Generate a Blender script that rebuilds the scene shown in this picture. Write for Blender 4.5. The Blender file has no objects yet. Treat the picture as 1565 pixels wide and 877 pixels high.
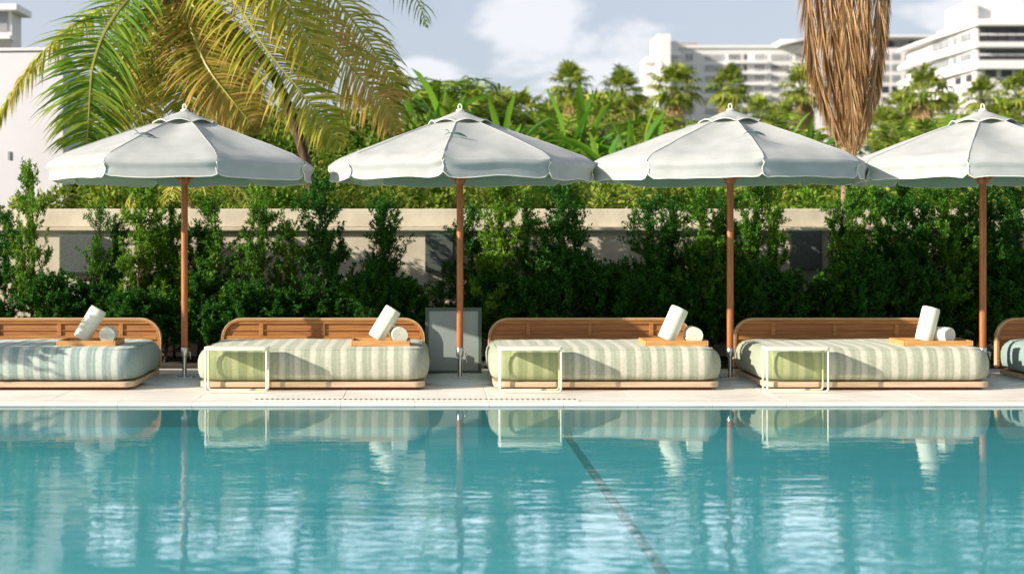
import bpy, math, random
from mathutils import Vector, Matrix, noise
PI=math.pi; R=math.radians
S=bpy.context.scene
C=S.collection
random.seed(11)
FPX=2130.0; CZ=1.36
def P(px,py,D): return Vector(((px-650)*D/FPX, D, CZ+(360-py)*D/FPX))
def PX(px,D): return (px-650)*D/FPX
def PZ(py,D): return CZ+(360-py)*D/FPX

# ------------------------------------------------------------------ materials
def nt(m):
    m.use_nodes=True; t=m.node_tree; t.nodes.clear(); return t
def N(t,kind,**kw):
    n=t.nodes.new(kind)
    for k,v in kw.items():
        if k in n.inputs.keys(): n.inputs[k].default_value=v
        else: setattr(n,k,v)
    return n
def ramp(t,stops,interp='LINEAR'):
    n=t.nodes.new('ShaderNodeValToRGB'); cr=n.color_ramp; cr.interpolation=interp
    while len(cr.elements)>1: cr.elements.remove(cr.elements[-1])
    for i,(p,c) in enumerate(stops):
        e=cr.elements[0] if i==0 else cr.elements.new(p)
        e.position=p; e.color=(c[0],c[1],c[2],1) if not isinstance(c,float) else (c,c,c,1)
    return n
def surf(name,c1,c2=None,scale=8,rough=.6,stretch=(1,1,1),bump=0,bscale=None,metal=0,spec=.5,detail=5,coord='Object',lo=.35,hi=.65):
    m=bpy.data.materials.new(name); t=nt(m); L=t.links.new
    o=N(t,'ShaderNodeOutputMaterial'); b=N(t,'ShaderNodeBsdfPrincipled')
    b.inputs['Roughness'].default_value=rough; b.inputs['Metallic'].default_value=metal
    b.inputs['Specular IOR Level'].default_value=spec
    L(b.outputs[0],o.inputs[0])
    tc=N(t,'ShaderNodeTexCoord'); mp=N(t,'ShaderNodeMapping'); mp.inputs['Scale'].default_value=stretch
    L(tc.outputs[coord],mp.inputs[0])
    if c2 is None: c2=tuple(x*.85 for x in c1)
    nz=N(t,'ShaderNodeTexNoise',Scale=scale,Detail=detail,Roughness=.6); L(mp.outputs[0],nz.inputs[0])
    rp=ramp(t,[(lo,c2),(hi,c1)]); L(nz.outputs[0],rp.inputs[0]); L(rp.outputs[0],b.inputs['Base Color'])
    if bump:
        n2=N(t,'ShaderNodeTexNoise',Scale=bscale or scale*4,Detail=4); L(mp.outputs[0],n2.inputs[0])
        bp=N(t,'ShaderNodeBump',Strength=bump,Distance=.01); L(n2.outputs[0],bp.inputs['Height']); L(bp.outputs[0],b.inputs['Normal'])
    return m
def leafmat(name,cols,trans=.35,rough=.6,tip=None,spec=.15):
    """leaf colours vary leaf by leaf; optional dry tips through the 'dry' attribute"""
    m=bpy.data.materials.new(name); t=nt(m); L=t.links.new
    o=N(t,'ShaderNodeOutputMaterial'); g=N(t,'ShaderNodeNewGeometry')
    k=len(cols); rp=ramp(t,[(i/(k-1) if k>1 else 0,c) for i,c in enumerate(cols)]); L(g.outputs['Random Per Island'],rp.inputs[0])
    col=rp.outputs[0]
    if tip:
        a=N(t,'ShaderNodeAttribute'); a.attribute_name='dry'
        mx=N(t,'ShaderNodeMix'); mx.data_type='RGBA'; L(a.outputs['Fac'],mx.inputs[0]); L(col,mx.inputs[6]); mx.inputs[7].default_value=(*tip,1); col=mx.outputs[2]
    b=N(t,'ShaderNodeBsdfPrincipled'); b.inputs['Roughness'].default_value=rough; b.inputs['Specular IOR Level'].default_value=spec; L(col,b.inputs['Base Color'])
    tr=N(t,'ShaderNodeBsdfTranslucent'); L(col,tr.inputs[0])
    mix=N(t,'ShaderNodeMixShader'); mix.inputs[0].default_value=trans; L(b.outputs[0],mix.inputs[1]); L(tr.outputs[0],mix.inputs[2]); L(mix.outputs[0],o.inputs[0])
    return m
M={}
M['deck']=surf('deck_stone',(.82,.765,.70),(.66,.60,.53),scale=1.3,rough=.55,bump=.15,bscale=60,detail=9)
M['coping']=surf('coping_stone',(.80,.73,.66),(.66,.60,.53),scale=5,rough=.5,bump=.1,bscale=50,stretch=(.4,1,1))
M['slot']=surf('slot_dark',(.10,.08,.06),rough=.9)
M['pool_tile']=None
M['fabric']=surf('canopy_fabric',(.55,.555,.54),(.47,.48,.465),scale=6,rough=.9,bump=.06,bscale=240,spec=.15)
M['lining']=surf('canopy_lining',(.40,.54,.42),(.34,.47,.37),scale=4,rough=.95,spec=.1)
M['piping']=surf('cream_piping',(.80,.77,.68),rough=.8,spec=.1)
M['strap']=surf('strap_green',(.03,.09,.07),rough=.8)
M['pole']=surf('pole_wood',(.42,.145,.035),(.27,.08,.02),scale=14,rough=.5,stretch=(4,4,.5),bump=.1,bscale=60)
M['teak']=surf('teak',(.50,.225,.06),(.34,.13,.032),scale=7,rough=.5,stretch=(.6,6,9),bump=.08,bscale=40)
M['teak_dark']=surf('teak_boards',(.43,.175,.045),(.29,.10,.024),scale=6,rough=.55,stretch=(.5,6,9),bump=.08,bscale=40)
M['teak_pale']=surf('teak_pale_edge',(.66,.44,.24),(.52,.33,.17),scale=8,rough=.5,stretch=(.7,6,6))
M['base']=surf('base_wood',(.60,.45,.29),(.48,.34,.21),scale=6,rough=.5,stretch=(.6,5,8))
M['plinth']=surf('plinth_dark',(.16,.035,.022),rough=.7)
M['tray']=surf('tray_wood',(.64,.35,.12),(.48,.23,.07),scale=9,rough=.5,stretch=(.6,7,7))
M['towel']=surf('towel_terry',(.76,.76,.62),(.70,.70,.56),scale=40,rough=1,bump=.5,bscale=320,spec=.05)
M['steel']=surf('brushed_steel',(.62,.62,.58),(.45,.45,.42),scale=20,rough=.28,metal=1,stretch=(1,1,.1))
M['plate']=surf('grey_base_plate',(.50,.55,.56),(.42,.47,.48),scale=9,rough=.5)
M['cream_metal']=surf('cream_powder_coat',(.78,.77,.62),(.74,.73,.58),scale=20,rough=.4)
M['wall']=surf('garden_wall_plaster',(.60,.53,.40),(.44,.38,.28),scale=2.2,rough=.9,bump=.25,bscale=45,detail=8,lo=.3,hi=.6)
M['white_plaster']=surf('white_plaster',(.62,.60,.63),(.56,.54,.57),scale=.6,rough=.9,bump=.08,bscale=20,detail=8)
M['far_white']=surf('far_white_render',(.74,.71,.69),(.66,.63,.61),scale=.05,rough=.85,detail=8)
M['far_trim']=surf('far_trim',(.80,.78,.76),(.76,.74,.72),scale=.1,rough=.8)
M['far_glass']=surf('far_glass',(.33,.34,.35),(.20,.21,.22),scale=.9,rough=.25)
M['far_dark']=surf('far_dark_glass',(.05,.05,.055),(.015,.016,.018),scale=.8,rough=.2)
M['far_roof']=surf('far_roof_brown',(.38,.30,.26),rough=.8)
M['panel_grey']=surf('panel_grey',(.085,.10,.088),(.055,.067,.058),scale=30,rough=.75,bump=.3,bscale=180)
M['panel_frame']=surf('panel_green_frame',(.06,.10,.065),(.045,.08,.05),scale=9,rough=.5)
M['panel_sheet']=surf('panel_sheet',(.30,.34,.31),(.24,.28,.26),scale=1.8,rough=.35,detail=6)
M['soil']=surf('soil',(.05,.038,.025),(.02,.016,.01),scale=8,rough=1,bump=.6)
M['grass']=surf('far_ground',(.09,.13,.04),(.05,.07,.025),scale=.8,rough=1)
M['bark']=surf('bark',(.14,.085,.045),(.055,.032,.018),scale=12,rough=.95,stretch=(2,2,.5),bump=.6,bscale=30)
M['palmbark']=surf('palm_bark',(.34,.24,.15),(.15,.10,.06),scale=6,rough=.95,stretch=(1,1,5),bump=.8,bscale=12)
M['rachis']=surf('rachis',(.36,.36,.06),(.30,.26,.05),scale=3,rough=.5)
M['rachis_dry']=surf('rachis_dry',(.50,.32,.16),(.36,.20,.09),scale=3,rough=.6)
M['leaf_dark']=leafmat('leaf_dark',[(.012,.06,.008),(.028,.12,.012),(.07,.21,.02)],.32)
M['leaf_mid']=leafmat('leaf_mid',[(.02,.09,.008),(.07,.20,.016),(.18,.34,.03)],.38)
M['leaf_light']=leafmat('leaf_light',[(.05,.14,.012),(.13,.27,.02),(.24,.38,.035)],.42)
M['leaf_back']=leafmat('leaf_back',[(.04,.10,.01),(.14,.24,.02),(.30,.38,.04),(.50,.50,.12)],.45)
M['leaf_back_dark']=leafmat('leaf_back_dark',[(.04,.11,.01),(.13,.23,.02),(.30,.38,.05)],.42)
M['leaf_banana']=leafmat('leaf_banana',[(.05,.16,.012),(.12,.28,.02),(.30,.42,.05)],.45,.4,spec=.3)
M['fr_green']=leafmat('frond_green',[(.05,.16,.012),(.12,.27,.018),(.30,.40,.03)],.45,.45,tip=(.46,.34,.06),spec=.3)
M['fr_gold']=leafmat('frond_gold',[(.17,.26,.018),(.40,.42,.035),(.60,.50,.09)],.45,.45,tip=(.52,.30,.07),spec=.3)
M['fr_brown']=leafmat('frond_brown',[(.24,.28,.03),(.50,.40,.07),(.56,.34,.09)],.4,.45,tip=(.50,.26,.08),spec=.3)
M['fr_dead']=leafmat('frond_dead',[(.12,.055,.02),(.34,.18,.065),(.66,.46,.24)],.25,.5,tip=(.46,.26,.11))
M['fan_green']=leafmat('fan_green',[(.06,.12,.012),(.20,.27,.03),(.42,.42,.08)],.4)
M['fan_dead']=leafmat('fan_dead',[(.40,.25,.12),(.55,.38,.20),(.42,.36,.12)],.3)

def translucent(mname,col,f):
    t=M[mname].node_tree; o=[n for n in t.nodes if n.type=='OUTPUT_MATERIAL'][0]; b=[n for n in t.nodes if n.type=='BSDF_PRINCIPLED'][0]
    tr=N(t,'ShaderNodeBsdfTranslucent'); tr.inputs[0].default_value=(*col,1); mx=N(t,'ShaderNodeMixShader'); mx.inputs[0].default_value=f
    t.links.new(b.outputs[0],mx.inputs[1]); t.links.new(tr.outputs[0],mx.inputs[2]); t.links.new(mx.outputs[0],o.inputs[0])
translucent('fabric',(.62,.64,.59),.28); translucent('lining',(.55,.68,.55),.40)
# mattress: stripes woven along the depth of the bed
def mattress_mat(name,a,b_):
    m=bpy.data.materials.new(name); t=nt(m); L=t.links.new
    o=N(t,'ShaderNodeOutputMaterial'); b=N(t,'ShaderNodeBsdfPrincipled'); b.inputs['Roughness'].default_value=.95; b.inputs['Specular IOR Level'].default_value=.1
    b.inputs['Sheen Weight'].default_value=.15
    L(b.outputs[0],o.inputs[0])
    tc=N(t,'ShaderNodeTexCoord'); sp=N(t,'ShaderNodeSeparateXYZ'); L(tc.outputs['Object'],sp.inputs[0])
    nz=N(t,'ShaderNodeTexNoise',Scale=2.5,Detail=2); L(tc.outputs['Object'],nz.inputs[0])
    ad=N(t,'ShaderNodeMath',operation='MULTIPLY_ADD'); L(nz.outputs[0],ad.inputs[0]); ad.inputs[1].default_value=.035; L(sp.outputs[0],ad.inputs[2])
    ml=N(t,'ShaderNodeMath',operation='MULTIPLY'); L(ad.outputs[0],ml.inputs[0]); ml.inputs[1].default_value=1/.137
    fr=N(t,'ShaderNodeMath',operation='FRACT'); L(ml.outputs[0],fr.inputs[0])
    rp0=ramp(t,[(0.0,.9),(.10,1.0),(.34,.75),(.42,0.05),(.52,.20),(.60,.0),(.74,.30),(.92,0.0),(1.0,.9)]); L(fr.outputs[0],rp0.inputs[0])
    mpp=N(t,'ShaderNodeMapping'); mpp.inputs['Scale'].default_value=(26,1.2,1.2); L(tc.outputs['Object'],mpp.inputs[0])
    n1=N(t,'ShaderNodeTexNoise',Scale=1,Detail=3); L(mpp.outputs[0],n1.inputs[0])
    rp=N(t,'ShaderNodeMath',operation='MULTIPLY_ADD'); L(n1.outputs[0],rp.inputs[0]); rp.inputs[1].default_value=1.3; rp.inputs[2].default_value=-.65
    rp1=N(t,'ShaderNodeMath',operation='ADD'); rp1.use_clamp=True; L(rp.outputs[0],rp1.inputs[0]); L(rp0.outputs[0],rp1.inputs[1]); rp=rp1
    # plain end panels
    ab=N(t,'ShaderNodeMath',operation='ABSOLUTE'); L(sp.outputs[0],ab.inputs[0])
    lt=N(t,'ShaderNodeMath',operation='LESS_THAN'); L(ab.outputs[0],lt.inputs[0]); lt.inputs[1].default_value=.93
    mm=N(t,'ShaderNodeMath',operation='MULTIPLY'); L(rp.outputs[0],mm.inputs[0]); L(lt.outputs[0],mm.inputs[1])
    n2=N(t,'ShaderNodeTexNoise',Scale=38,Detail=6,Roughness=.7); L(tc.outputs['Object'],n2.inputs[0])
    mx=N(t,'ShaderNodeMix'); mx.data_type='RGBA'; L(mm.outputs[0],mx.inputs[0]); mx.inputs[6].default_value=(*a,1); mx.inputs[7].default_value=(*b_,1)
    m2=N(t,'ShaderNodeMix'); m2.data_type='RGBA'; m2.blend_type='MULTIPLY'; m2.inputs[0].default_value=.45
    r2=ramp(t,[(.3,.50),(.65,1.0)]); L(n2.outputs[0],r2.inputs[0]); L(mx.outputs[2],m2.inputs[6]); L(r2.outputs[0],m2.inputs[7]); L(m2.outputs[2],b.inputs['Base Color'])
    bp=N(t,'ShaderNodeBump',Strength=.5,Distance=.004); n3=N(t,'ShaderNodeTexNoise',Scale=9,Detail=8,Roughness=.65); L(tc.outputs['Object'],n3.inputs[0]); L(n3.outputs[0],bp.inputs['Height']); L(bp.outputs[0],b.inputs['Normal'])
    return m
M['mattress']=mattress_mat('mattress_sage',(.35,.375,.27),(.58,.575,.455))
M['mattress_shaded']=mattress_mat('mattress_shaded',(.27,.36,.33),(.56,.60,.52))  # same striped fabric with the bluish shade put into its colours

# tinted pane of the side tables
m=bpy.data.materials.new('green_tinted_pane'); t=nt(m); L=t.links.new
o=N(t,'ShaderNodeOutputMaterial'); tr=N(t,'ShaderNodeBsdfTransparent'); tr.inputs[0].default_value=(.92,.94,.78,1)
gl=N(t,'ShaderNodeBsdfGlossy',Roughness=.08); df=N(t,'ShaderNodeBsdfDiffuse'); df.inputs[0].default_value=(.34,.38,.18,1)
mx=N(t,'ShaderNodeMixShader'); mx.inputs[0].default_value=.07; L(tr.outputs[0],mx.inputs[1]); L(df.outputs[0],mx.inputs[2])
m2=N(t,'ShaderNodeMixShader'); m2.inputs[0].default_value=.05; L(mx.outputs[0],m2.inputs[1]); L(gl.outputs[0],m2.inputs[2]); L(m2.outputs[0],o.inputs[0]); M['pane']=m

# water: clear surface over a slightly milky turquoise body
m=bpy.data.materials.new('pool_water'); t=nt(m); L=t.links.new
o=N(t,'ShaderNodeOutputMaterial'); tc=N(t,'ShaderNodeTexCoord')
tr=N(t,'ShaderNodeBsdfTransparent'); tr.inputs[0].default_value=(.88,1,1,1)
df=N(t,'ShaderNodeBsdfDiffuse'); df.inputs[0].default_value=(.20,.80,.80,1)
gl=N(t,'ShaderNodeBsdfGlossy',Roughness=.012); fr=N(t,'ShaderNodeFresnel',IOR=1.38)
def wave(sc,stretch,det,off=0,dist=.4):
    mp=N(t,'ShaderNodeMapping'); mp.inputs['Scale'].default_value=stretch; mp.inputs['Location'].default_value=(off,off*.7,0); L(tc.outputs['Object'],mp.inputs[0])
    nz=N(t,'ShaderNodeTexNoise',Scale=sc,Detail=det,Roughness=.5,Distortion=dist); L(mp.outputs[0],nz.inputs[0]); return nz.outputs[0]
w1=wave(1.5,(.35,1.5,1),2); w2=wave(8,(.55,1.6,1),2,3.3)
sp=N(t,'ShaderNodeSeparateXYZ'); L(tc.outputs['Object'],sp.inputs[0])
mr=N(t,'ShaderNodeMapRange'); L(sp.outputs[1],mr.inputs[0]); mr.inputs[1].default_value=10.2; mr.inputs[2].default_value=6.4; mr.inputs[3].default_value=.07; mr.inputs[4].default_value=1.0
w3=wave(.35,(1,1,1),2,8.1)
r3=ramp(t,[(.38,.35),(.62,1.0)]); L(w3,r3.inputs[0])
mu=N(t,'ShaderNodeMath',operation='MULTIPLY'); L(mr.outputs[0],mu.inputs[0]); L(r3.outputs[0],mu.inputs[1])
b1=N(t,'ShaderNodeBump',Distance=.0095); L(w1,b1.inputs['Height']); L(mu.outputs[0],b1.inputs['Strength'])
b2=N(t,'ShaderNodeBump',Distance=.0042); L(w2,b2.inputs['Height']); L(mu.outputs[0],b2.inputs['Strength']); L(b1.outputs[0],b2.inputs['Normal'])
L(b2.outputs[0],gl.inputs['Normal'])
m0=N(t,'ShaderNodeMixShader'); m0.inputs[0].default_value=.20; L(tr.outputs[0],m0.inputs[1]); L(df.outputs[0],m0.inputs[2])
mx=N(t,'ShaderNodeMixShader'); L(fr.outputs[0],mx.inputs[0]); L(m0.outputs[0],mx.inputs[1]); L(gl.outputs[0],mx.inputs[2]); L(mx.outputs[0],o.inputs[0]); M['water']=m
M['pool_floor']=surf('pool_plaster',(.25,.95,.93),(.09,.72,.76),scale=.55,rough=.8,stretch=(.35,1.3,1),detail=3,lo=.38,hi=.62)
M['lane']=surf('lane_tile',(.002,.05,.085),rough=.6)

# ------------------------------------------------------------------ mesh helpers
class MB:
    def __init__(s): s.v=[];s.f=[];s.m=[];s.dry=[]
    def add(s,vs,fs,mi=0,dry=None):
        b=len(s.v); s.v+= [tuple(v) for v in vs]; s.f+=[tuple(i+b for i in f) for f in fs]; s.m+=[mi]*len(fs)
        s.dry+= dry if dry else [0.0]*len(vs)
    def box(s,x0,x1,y0,y1,z0,z1,mi=0):
        s.add([(x0,y0,z0),(x1,y0,z0),(x1,y1,z0),(x0,y1,z0),(x0,y0,z1),(x1,y0,z1),(x1,y1,z1),(x0,y1,z1)],
              [(0,3,2,1),(4,5,6,7),(0,1,5,4),(1,2,6,5),(2,3,7,6),(3,0,4,7)],mi)
    def tube(s,path,rad,n=8,mi=0,caps=True,closed=False):
        path=[Vector(p) for p in path]; k=len(path)
        if not isinstance(rad,(list,tuple)): rad=[rad]*k
        vs=[];prev=None
        for i,p in enumerate(path):
            if closed: d=(path[(i+1)%k]-path[i-1])
            else: d=(path[min(i+1,k-1)]-path[max(i-1,0)])
            d.normalize()
            if prev is None: u=d.cross(Vector((0,1,0)) if abs(d.y)<.9 else Vector((1,0,0))).normalized()
            else: u=(prev-d*prev.dot(d)).normalized()
            w=d.cross(u); prev=u
            for j in range(n):
                a=2*PI*j/n; vs.append(p+(u*math.cos(a)+w*math.sin(a))*rad[i])
        fs=[]
        for i in range(k if closed else k-1):
            for j in range(n):
                i2=(i+1)%k
                fs.append((i*n+j,i*n+(j+1)%n,i2*n+(j+1)%n,i2*n+j))
        if caps and not closed: fs.append(tuple(range(n-1,-1,-1))); fs.append(tuple((k-1)*n+j for j in range(n)))
        s.add(vs,fs,mi)
    def lathe(s,prof,n=32,mi=0,cx=0,cy=0):
        vs=[];k=len(prof)
        for r,z in prof:
            for j in range(n):
                a=2*PI*j/n; vs.append((cx+r*math.cos(a),cy+r*math.sin(a),z))
        fs=[]
        for i in range(k-1):
            for j in range(n): fs.append((i*n+j,i*n+(j+1)%n,(i+1)*n+(j+1)%n,(i+1)*n+j))
        fs.append(tuple(range(n-1,-1,-1))); fs.append(tuple((k-1)*n+j for j in range(n)))
        s.add(vs,fs,mi)
    def loops(s,loops,mi=0,cap=True):
        n=len(loops[0]); vs=[p for l in loops for p in l]; fs=[]
        for i in range(len(loops)-1):
            for j in range(n): fs.append((i*n+j,i*n+(j+1)%n,(i+1)*n+(j+1)%n,(i+1)*n+j))
        if cap: fs.append(tuple(range(n-1,-1,-1))); fs.append(tuple((len(loops)-1)*n+j for j in range(n)))
        s.add(vs,fs,mi)
    def grid(s,fn,nu,nv,mi=0,flip=False):
        vs=[fn(i/nu,j/nv) for i in range(nu+1) for j in range(nv+1)]; fs=[]
        for i in range(nu):
            for j in range(nv):
                a=i*(nv+1)+j; q=(a,a+nv+1,a+nv+2,a+1); fs.append(q[::-1] if flip else q)
        s.add(vs,fs,mi)
    def build(s,name,mats,parent=None,smooth=False,bevel=0,loc=None,dry=False,auto=None):
        me=bpy.data.meshes.new(name); me.from_pydata(s.v,[],s.f); 
        if not isinstance(mats,(list,tuple)): mats=[mats]
        for mm in mats: me.materials.append(M[mm] if isinstance(mm,str) else mm)
        me.polygons.foreach_set('material_index',s.m)
        if smooth: me.polygons.foreach_set('use_smooth',[True]*len(s.f))
        if dry:
            a=me.attributes.new('dry','FLOAT','POINT'); a.data.foreach_set('value',s.dry)
        me.update()
        if auto is not None: me.set_sharp_from_angle(angle=R(auto))
        o=bpy.data.objects.new(name,me); C.objects.link(o)
        if parent: o.parent=parent
        if loc: o.location=loc
        if bevel:
            bm=o.modifiers.new('bevel','BEVEL'); bm.width=bevel; bm.segments=2; bm.limit_method='ANGLE'; bm.angle_limit=R(40)
        return o
def tag(o,label,cat,group=None):
    o['label']=label; o['category']=cat
    if group: o['group']=group
    return o
def thing(name,label,cat,loc=(0,0,0),rz=0,group=None):
    o=bpy.data.objects.new(name,None); C.objects.link(o); o.location=loc; o.rotation_euler=(0,0,rz); o.empty_display_size=.1
    return tag(o,label,cat,group)
def dup(o,loc,rz=None,label=None,scale=None,group=None):
    r=o.copy(); C.objects.link(r); r.location=loc
    if rz is not None: r.rotation_euler=(0,0,rz)
    if scale: r.scale=scale if isinstance(scale,(tuple,list)) else (scale,)*3
    if label: r['label']=label
    if group: r['group']=group
    for ch in list(o.children):
        c=ch.copy(); C.objects.link(c); c.parent=r
        for g in list(ch.children):
            d=g.copy(); C.objects.link(d); d.parent=c
    return r
def struct(name,mb,mats,**k):
    o=mb.build(name,mats,**k); o['kind']='structure'; return o
def rrect(hx,hy,r,n=6,cx=0,cy=0):
    pts=[]
    for qx,qy,a0 in ((1,1,0),(-1,1,90),(-1,-1,180),(1,-1,270)):
        for i in range(n+1):
            a=R(a0+90*i/n); pts.append((cx+qx*(hx-r)+r*math.cos(a),cy+qy*(hy-r)+r*math.sin(a)))
    return pts

# ------------------------------------------------------------------ ground, deck, pool
WZ=-.03; PE=11.36
mb=MB()
mb.box(-400,600,15.62,1500,-.5,-.02); struct('ground',mb,'grass')
mb=MB(); mb.box(-14,16,14.25,15.4,-.3,.03); struct('planting_bed',mb,'soil')
# deck of large slabs with fine joints
mb=MB()
xs=[-14+1.21*i for i in range(26)]
for i in range(len(xs)-1):
    mb.box(xs[i]+.002,xs[i+1]-.002,11.62,12.9-.002,-.2,0)
    mb.box(xs[i]+.002,xs[i+1]-.002,12.902,14.25,-.2,0)
mb.box(-14,17,11.60,15.4,-.35,-.012)
struct('deck',mb,'deck',bevel=.002)
# coping with rounded nose
mb=MB()
prof=[(11.595,-.1),(11.595,.0),(11.42,.002),(11.37,.0),(11.345,-.008),(11.335,-.022),(11.345,-.04),(11.36,-.06),(11.36,-.2)]
xs=[-14+.605*i for i in range(52)]
for i in range(len(xs)-1):
    a,b=xs[i]+.0015,xs[i+1]-.0015
    vs=[(a,y,z) for y,z in prof]+[(b,y,z) for y,z in prof]; n=len(prof)
    mb.add(vs,[(j,j+1,n+j+1,n+j) for j in range(n-1)]+[tuple(range(n-1,-1,-1)),tuple(range(n,2*n))])
struct('pool_coping',mb,'coping')
# slotted drain
mb=MB(); 
mb.box(-1.42,1.26,11.455,11.535,.002,.010,0)
x=-1.40
while x<1.24:
    mb.box(x,x+.016,11.462,11.528,.0065,.0125,1); x+=.043
tag(mb.build('drain_grate',['coping','slot']),'narrow pale slotted drain strip set along the pool edge','drain grate')
# pool shell
mb=MB(); mb.box(-14,16,-5,PE,-.5,-.285); struct('pool_floor',mb,'pool_floor')
mb=MB(); mb.box(-14,16,PE,11.6,-.5,-.062); struct('pool_wall',mb,'pool_floor')
mb=MB(); mb.box(-14.3,-14,-5,14.25,-.5,.0); mb.box(16,16.3,-5,14.25,-.5,0); mb.box(-14.3,16.3,-5.4,-5,-.5,0); struct('pool_surround',mb,'deck')
mb=MB(); mb.box(1.13,1.195,-4.9,PE-.005,-.284,-.281); mb.box(1.13,1.195,PE-.005,PE-.001,-.284,-.05); struct('pool_lane_line',mb,'lane')
mb=MB(); mb.add([(-14,-5,WZ),(16,-5,WZ),(16,PE,WZ),(-14,PE,WZ)],[(0,1,2,3)]); struct('pool_water',mb,'water')
mb=MB(); mb.box(-60,60,-40,-5.4,-.4,-.01); struct('far_deck',mb,'deck')

# ------------------------------------------------------------------ garden wall
WD=15.55
t0=thing('garden_wall','cream plaster garden wall with projecting ledge behind the shrubs','wall',(0,WD,0))
mb=MB(); mb.box(-12,14,0,.3,-.3,1.41); mb.build('wall_face','wall',t0)
mb=MB(); mb.box(-12,14,-.07,.34,1.412,1.45); mb.build('ledge','wall',t0,bevel=.008)
mb=MB(); mb.box(-12,14,.10,.34,1.452,1.66); mb.build('parapet','wall',t0,bevel=.012)
# wall mounted boxes
def wallbox(px,py0,py1,w,label):
    D=WD-.03
    x=PX(px,D); z0=PZ(py1,D); z1=PZ(py0,D)
    t=thing('wall_speaker',label,'wall speaker',(x,WD,z0),0,'flat grey boxes mounted on the garden wall')
    mb=MB(); mb.box(-w/2,w/2,-.09,-.002,0,z1-z0); mb.build('cabinet','panel_frame',t,bevel=.006)
    mb=MB(); mb.box(-w/2+.018,w/2-.018,-.098,-.091,.018,z1-z0-.018); mb.build('grille','panel_grey',t,bevel=.002)
wallbox(120,358,418,.40,'dark grey flat box on the wall at far left near the pale building')
wallbox(672,356,416,.325,'dark grey flat box on the wall above the framed panel')
wallbox(1231,353,413,.33,'dark grey flat box on the wall below the brown hanging palm fronds')
# framed panel leaning between the beds
D=13.62; x0=PX(650,D); x1=PX(736,D); z1=PZ(470,D)
t=thing('framed_panel','tall grey panel in dark green frame standing between two daybeds','panel',((x0+x1)/2,D,0))
w=(x1-x0)/2
mb=MB(); f=.032
mb.box(-w,-w+f,-.02,.02,.01,z1); mb.box(w-f,w,-.02,.02,.01,z1); mb.box(-w+f,w-f,-.02,.02,z1-f,z1); mb.box(-w+f,w-f,-.02,.02,.01,.01+f); mb.build('frame','panel_frame',t,bevel=.003)
mb=MB(); mb.box(-w+f,w-f,-.006,.006,.01+f,z1-f); mb.build('sheet','panel_sheet',t)
mb=MB(); mb.box(.12,.135,-.035,-.007,.12,.20); mb.build('handle','steel',t,bevel=.003)

# ------------------------------------------------------------------ daybeds
BW=2.05; BD=1.32
def mattress(mat,parent,w=BW,seed=0):
    mb=MB(); hx=w/2; hy=.63
    prof=[(.055,.0),(.02,.018),(.004,.06),(0,.11),(0,.16),(.008,.205),(.028,.243),(.06,.268),(.10,.280),(.17,.284),(.28,.285),(.42,.286),(.58,.286)]
    loops=[]
    for k,(ins,z) in enumerate(prof):
        pts=rrect(hx-ins,hy-ins,max(.19-ins*.5,.04),7)
        # add points on the straight edges
        out=[]
        for i in range(len(pts)):
            a=pts[i]; b=pts[(i+1)%len(pts)]; out.append(a)
            L_=math.hypot(b[0]-a[0],b[1]-a[1])
            if i%8==7:
                for q in range(1,14): out.append((a[0]+(b[0]-a[0])*q/14,a[1]+(b[1]-a[1])*q/14))
        lp=[]
        for (x,y) in out:
            nz=noise.noise(Vector((x*3.1+seed*7,y*3.1,z*4)))
            nz2=noise.noise(Vector((x*9+seed*3,y*9,z*9)))
            s=1+ (.008*nz+.003*nz2)/.6
            zz=z+(.006*nz+.002*nz2)*(1 if z>.02 else 0)
            lp.append((x*s if abs(x)>.5 else x,y+(y>0 and 1 or -1)*(.008*nz),zz))
        loops.append(lp)
    mb.loops(loops)
    o=mb.build('mattress',mat,parent,smooth=True); o.location=(0,-BD/2+.63+.0,.086)
    # seam piping along the upper edge
    pb=MB(); pts=[Vector((p[0],p[1],p[2]+.001)) for p in loops[7]]
    pb.tube(pts,.0045,6,closed=True); po=pb.build('piping',mat,o,smooth=True)
    return o
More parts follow.
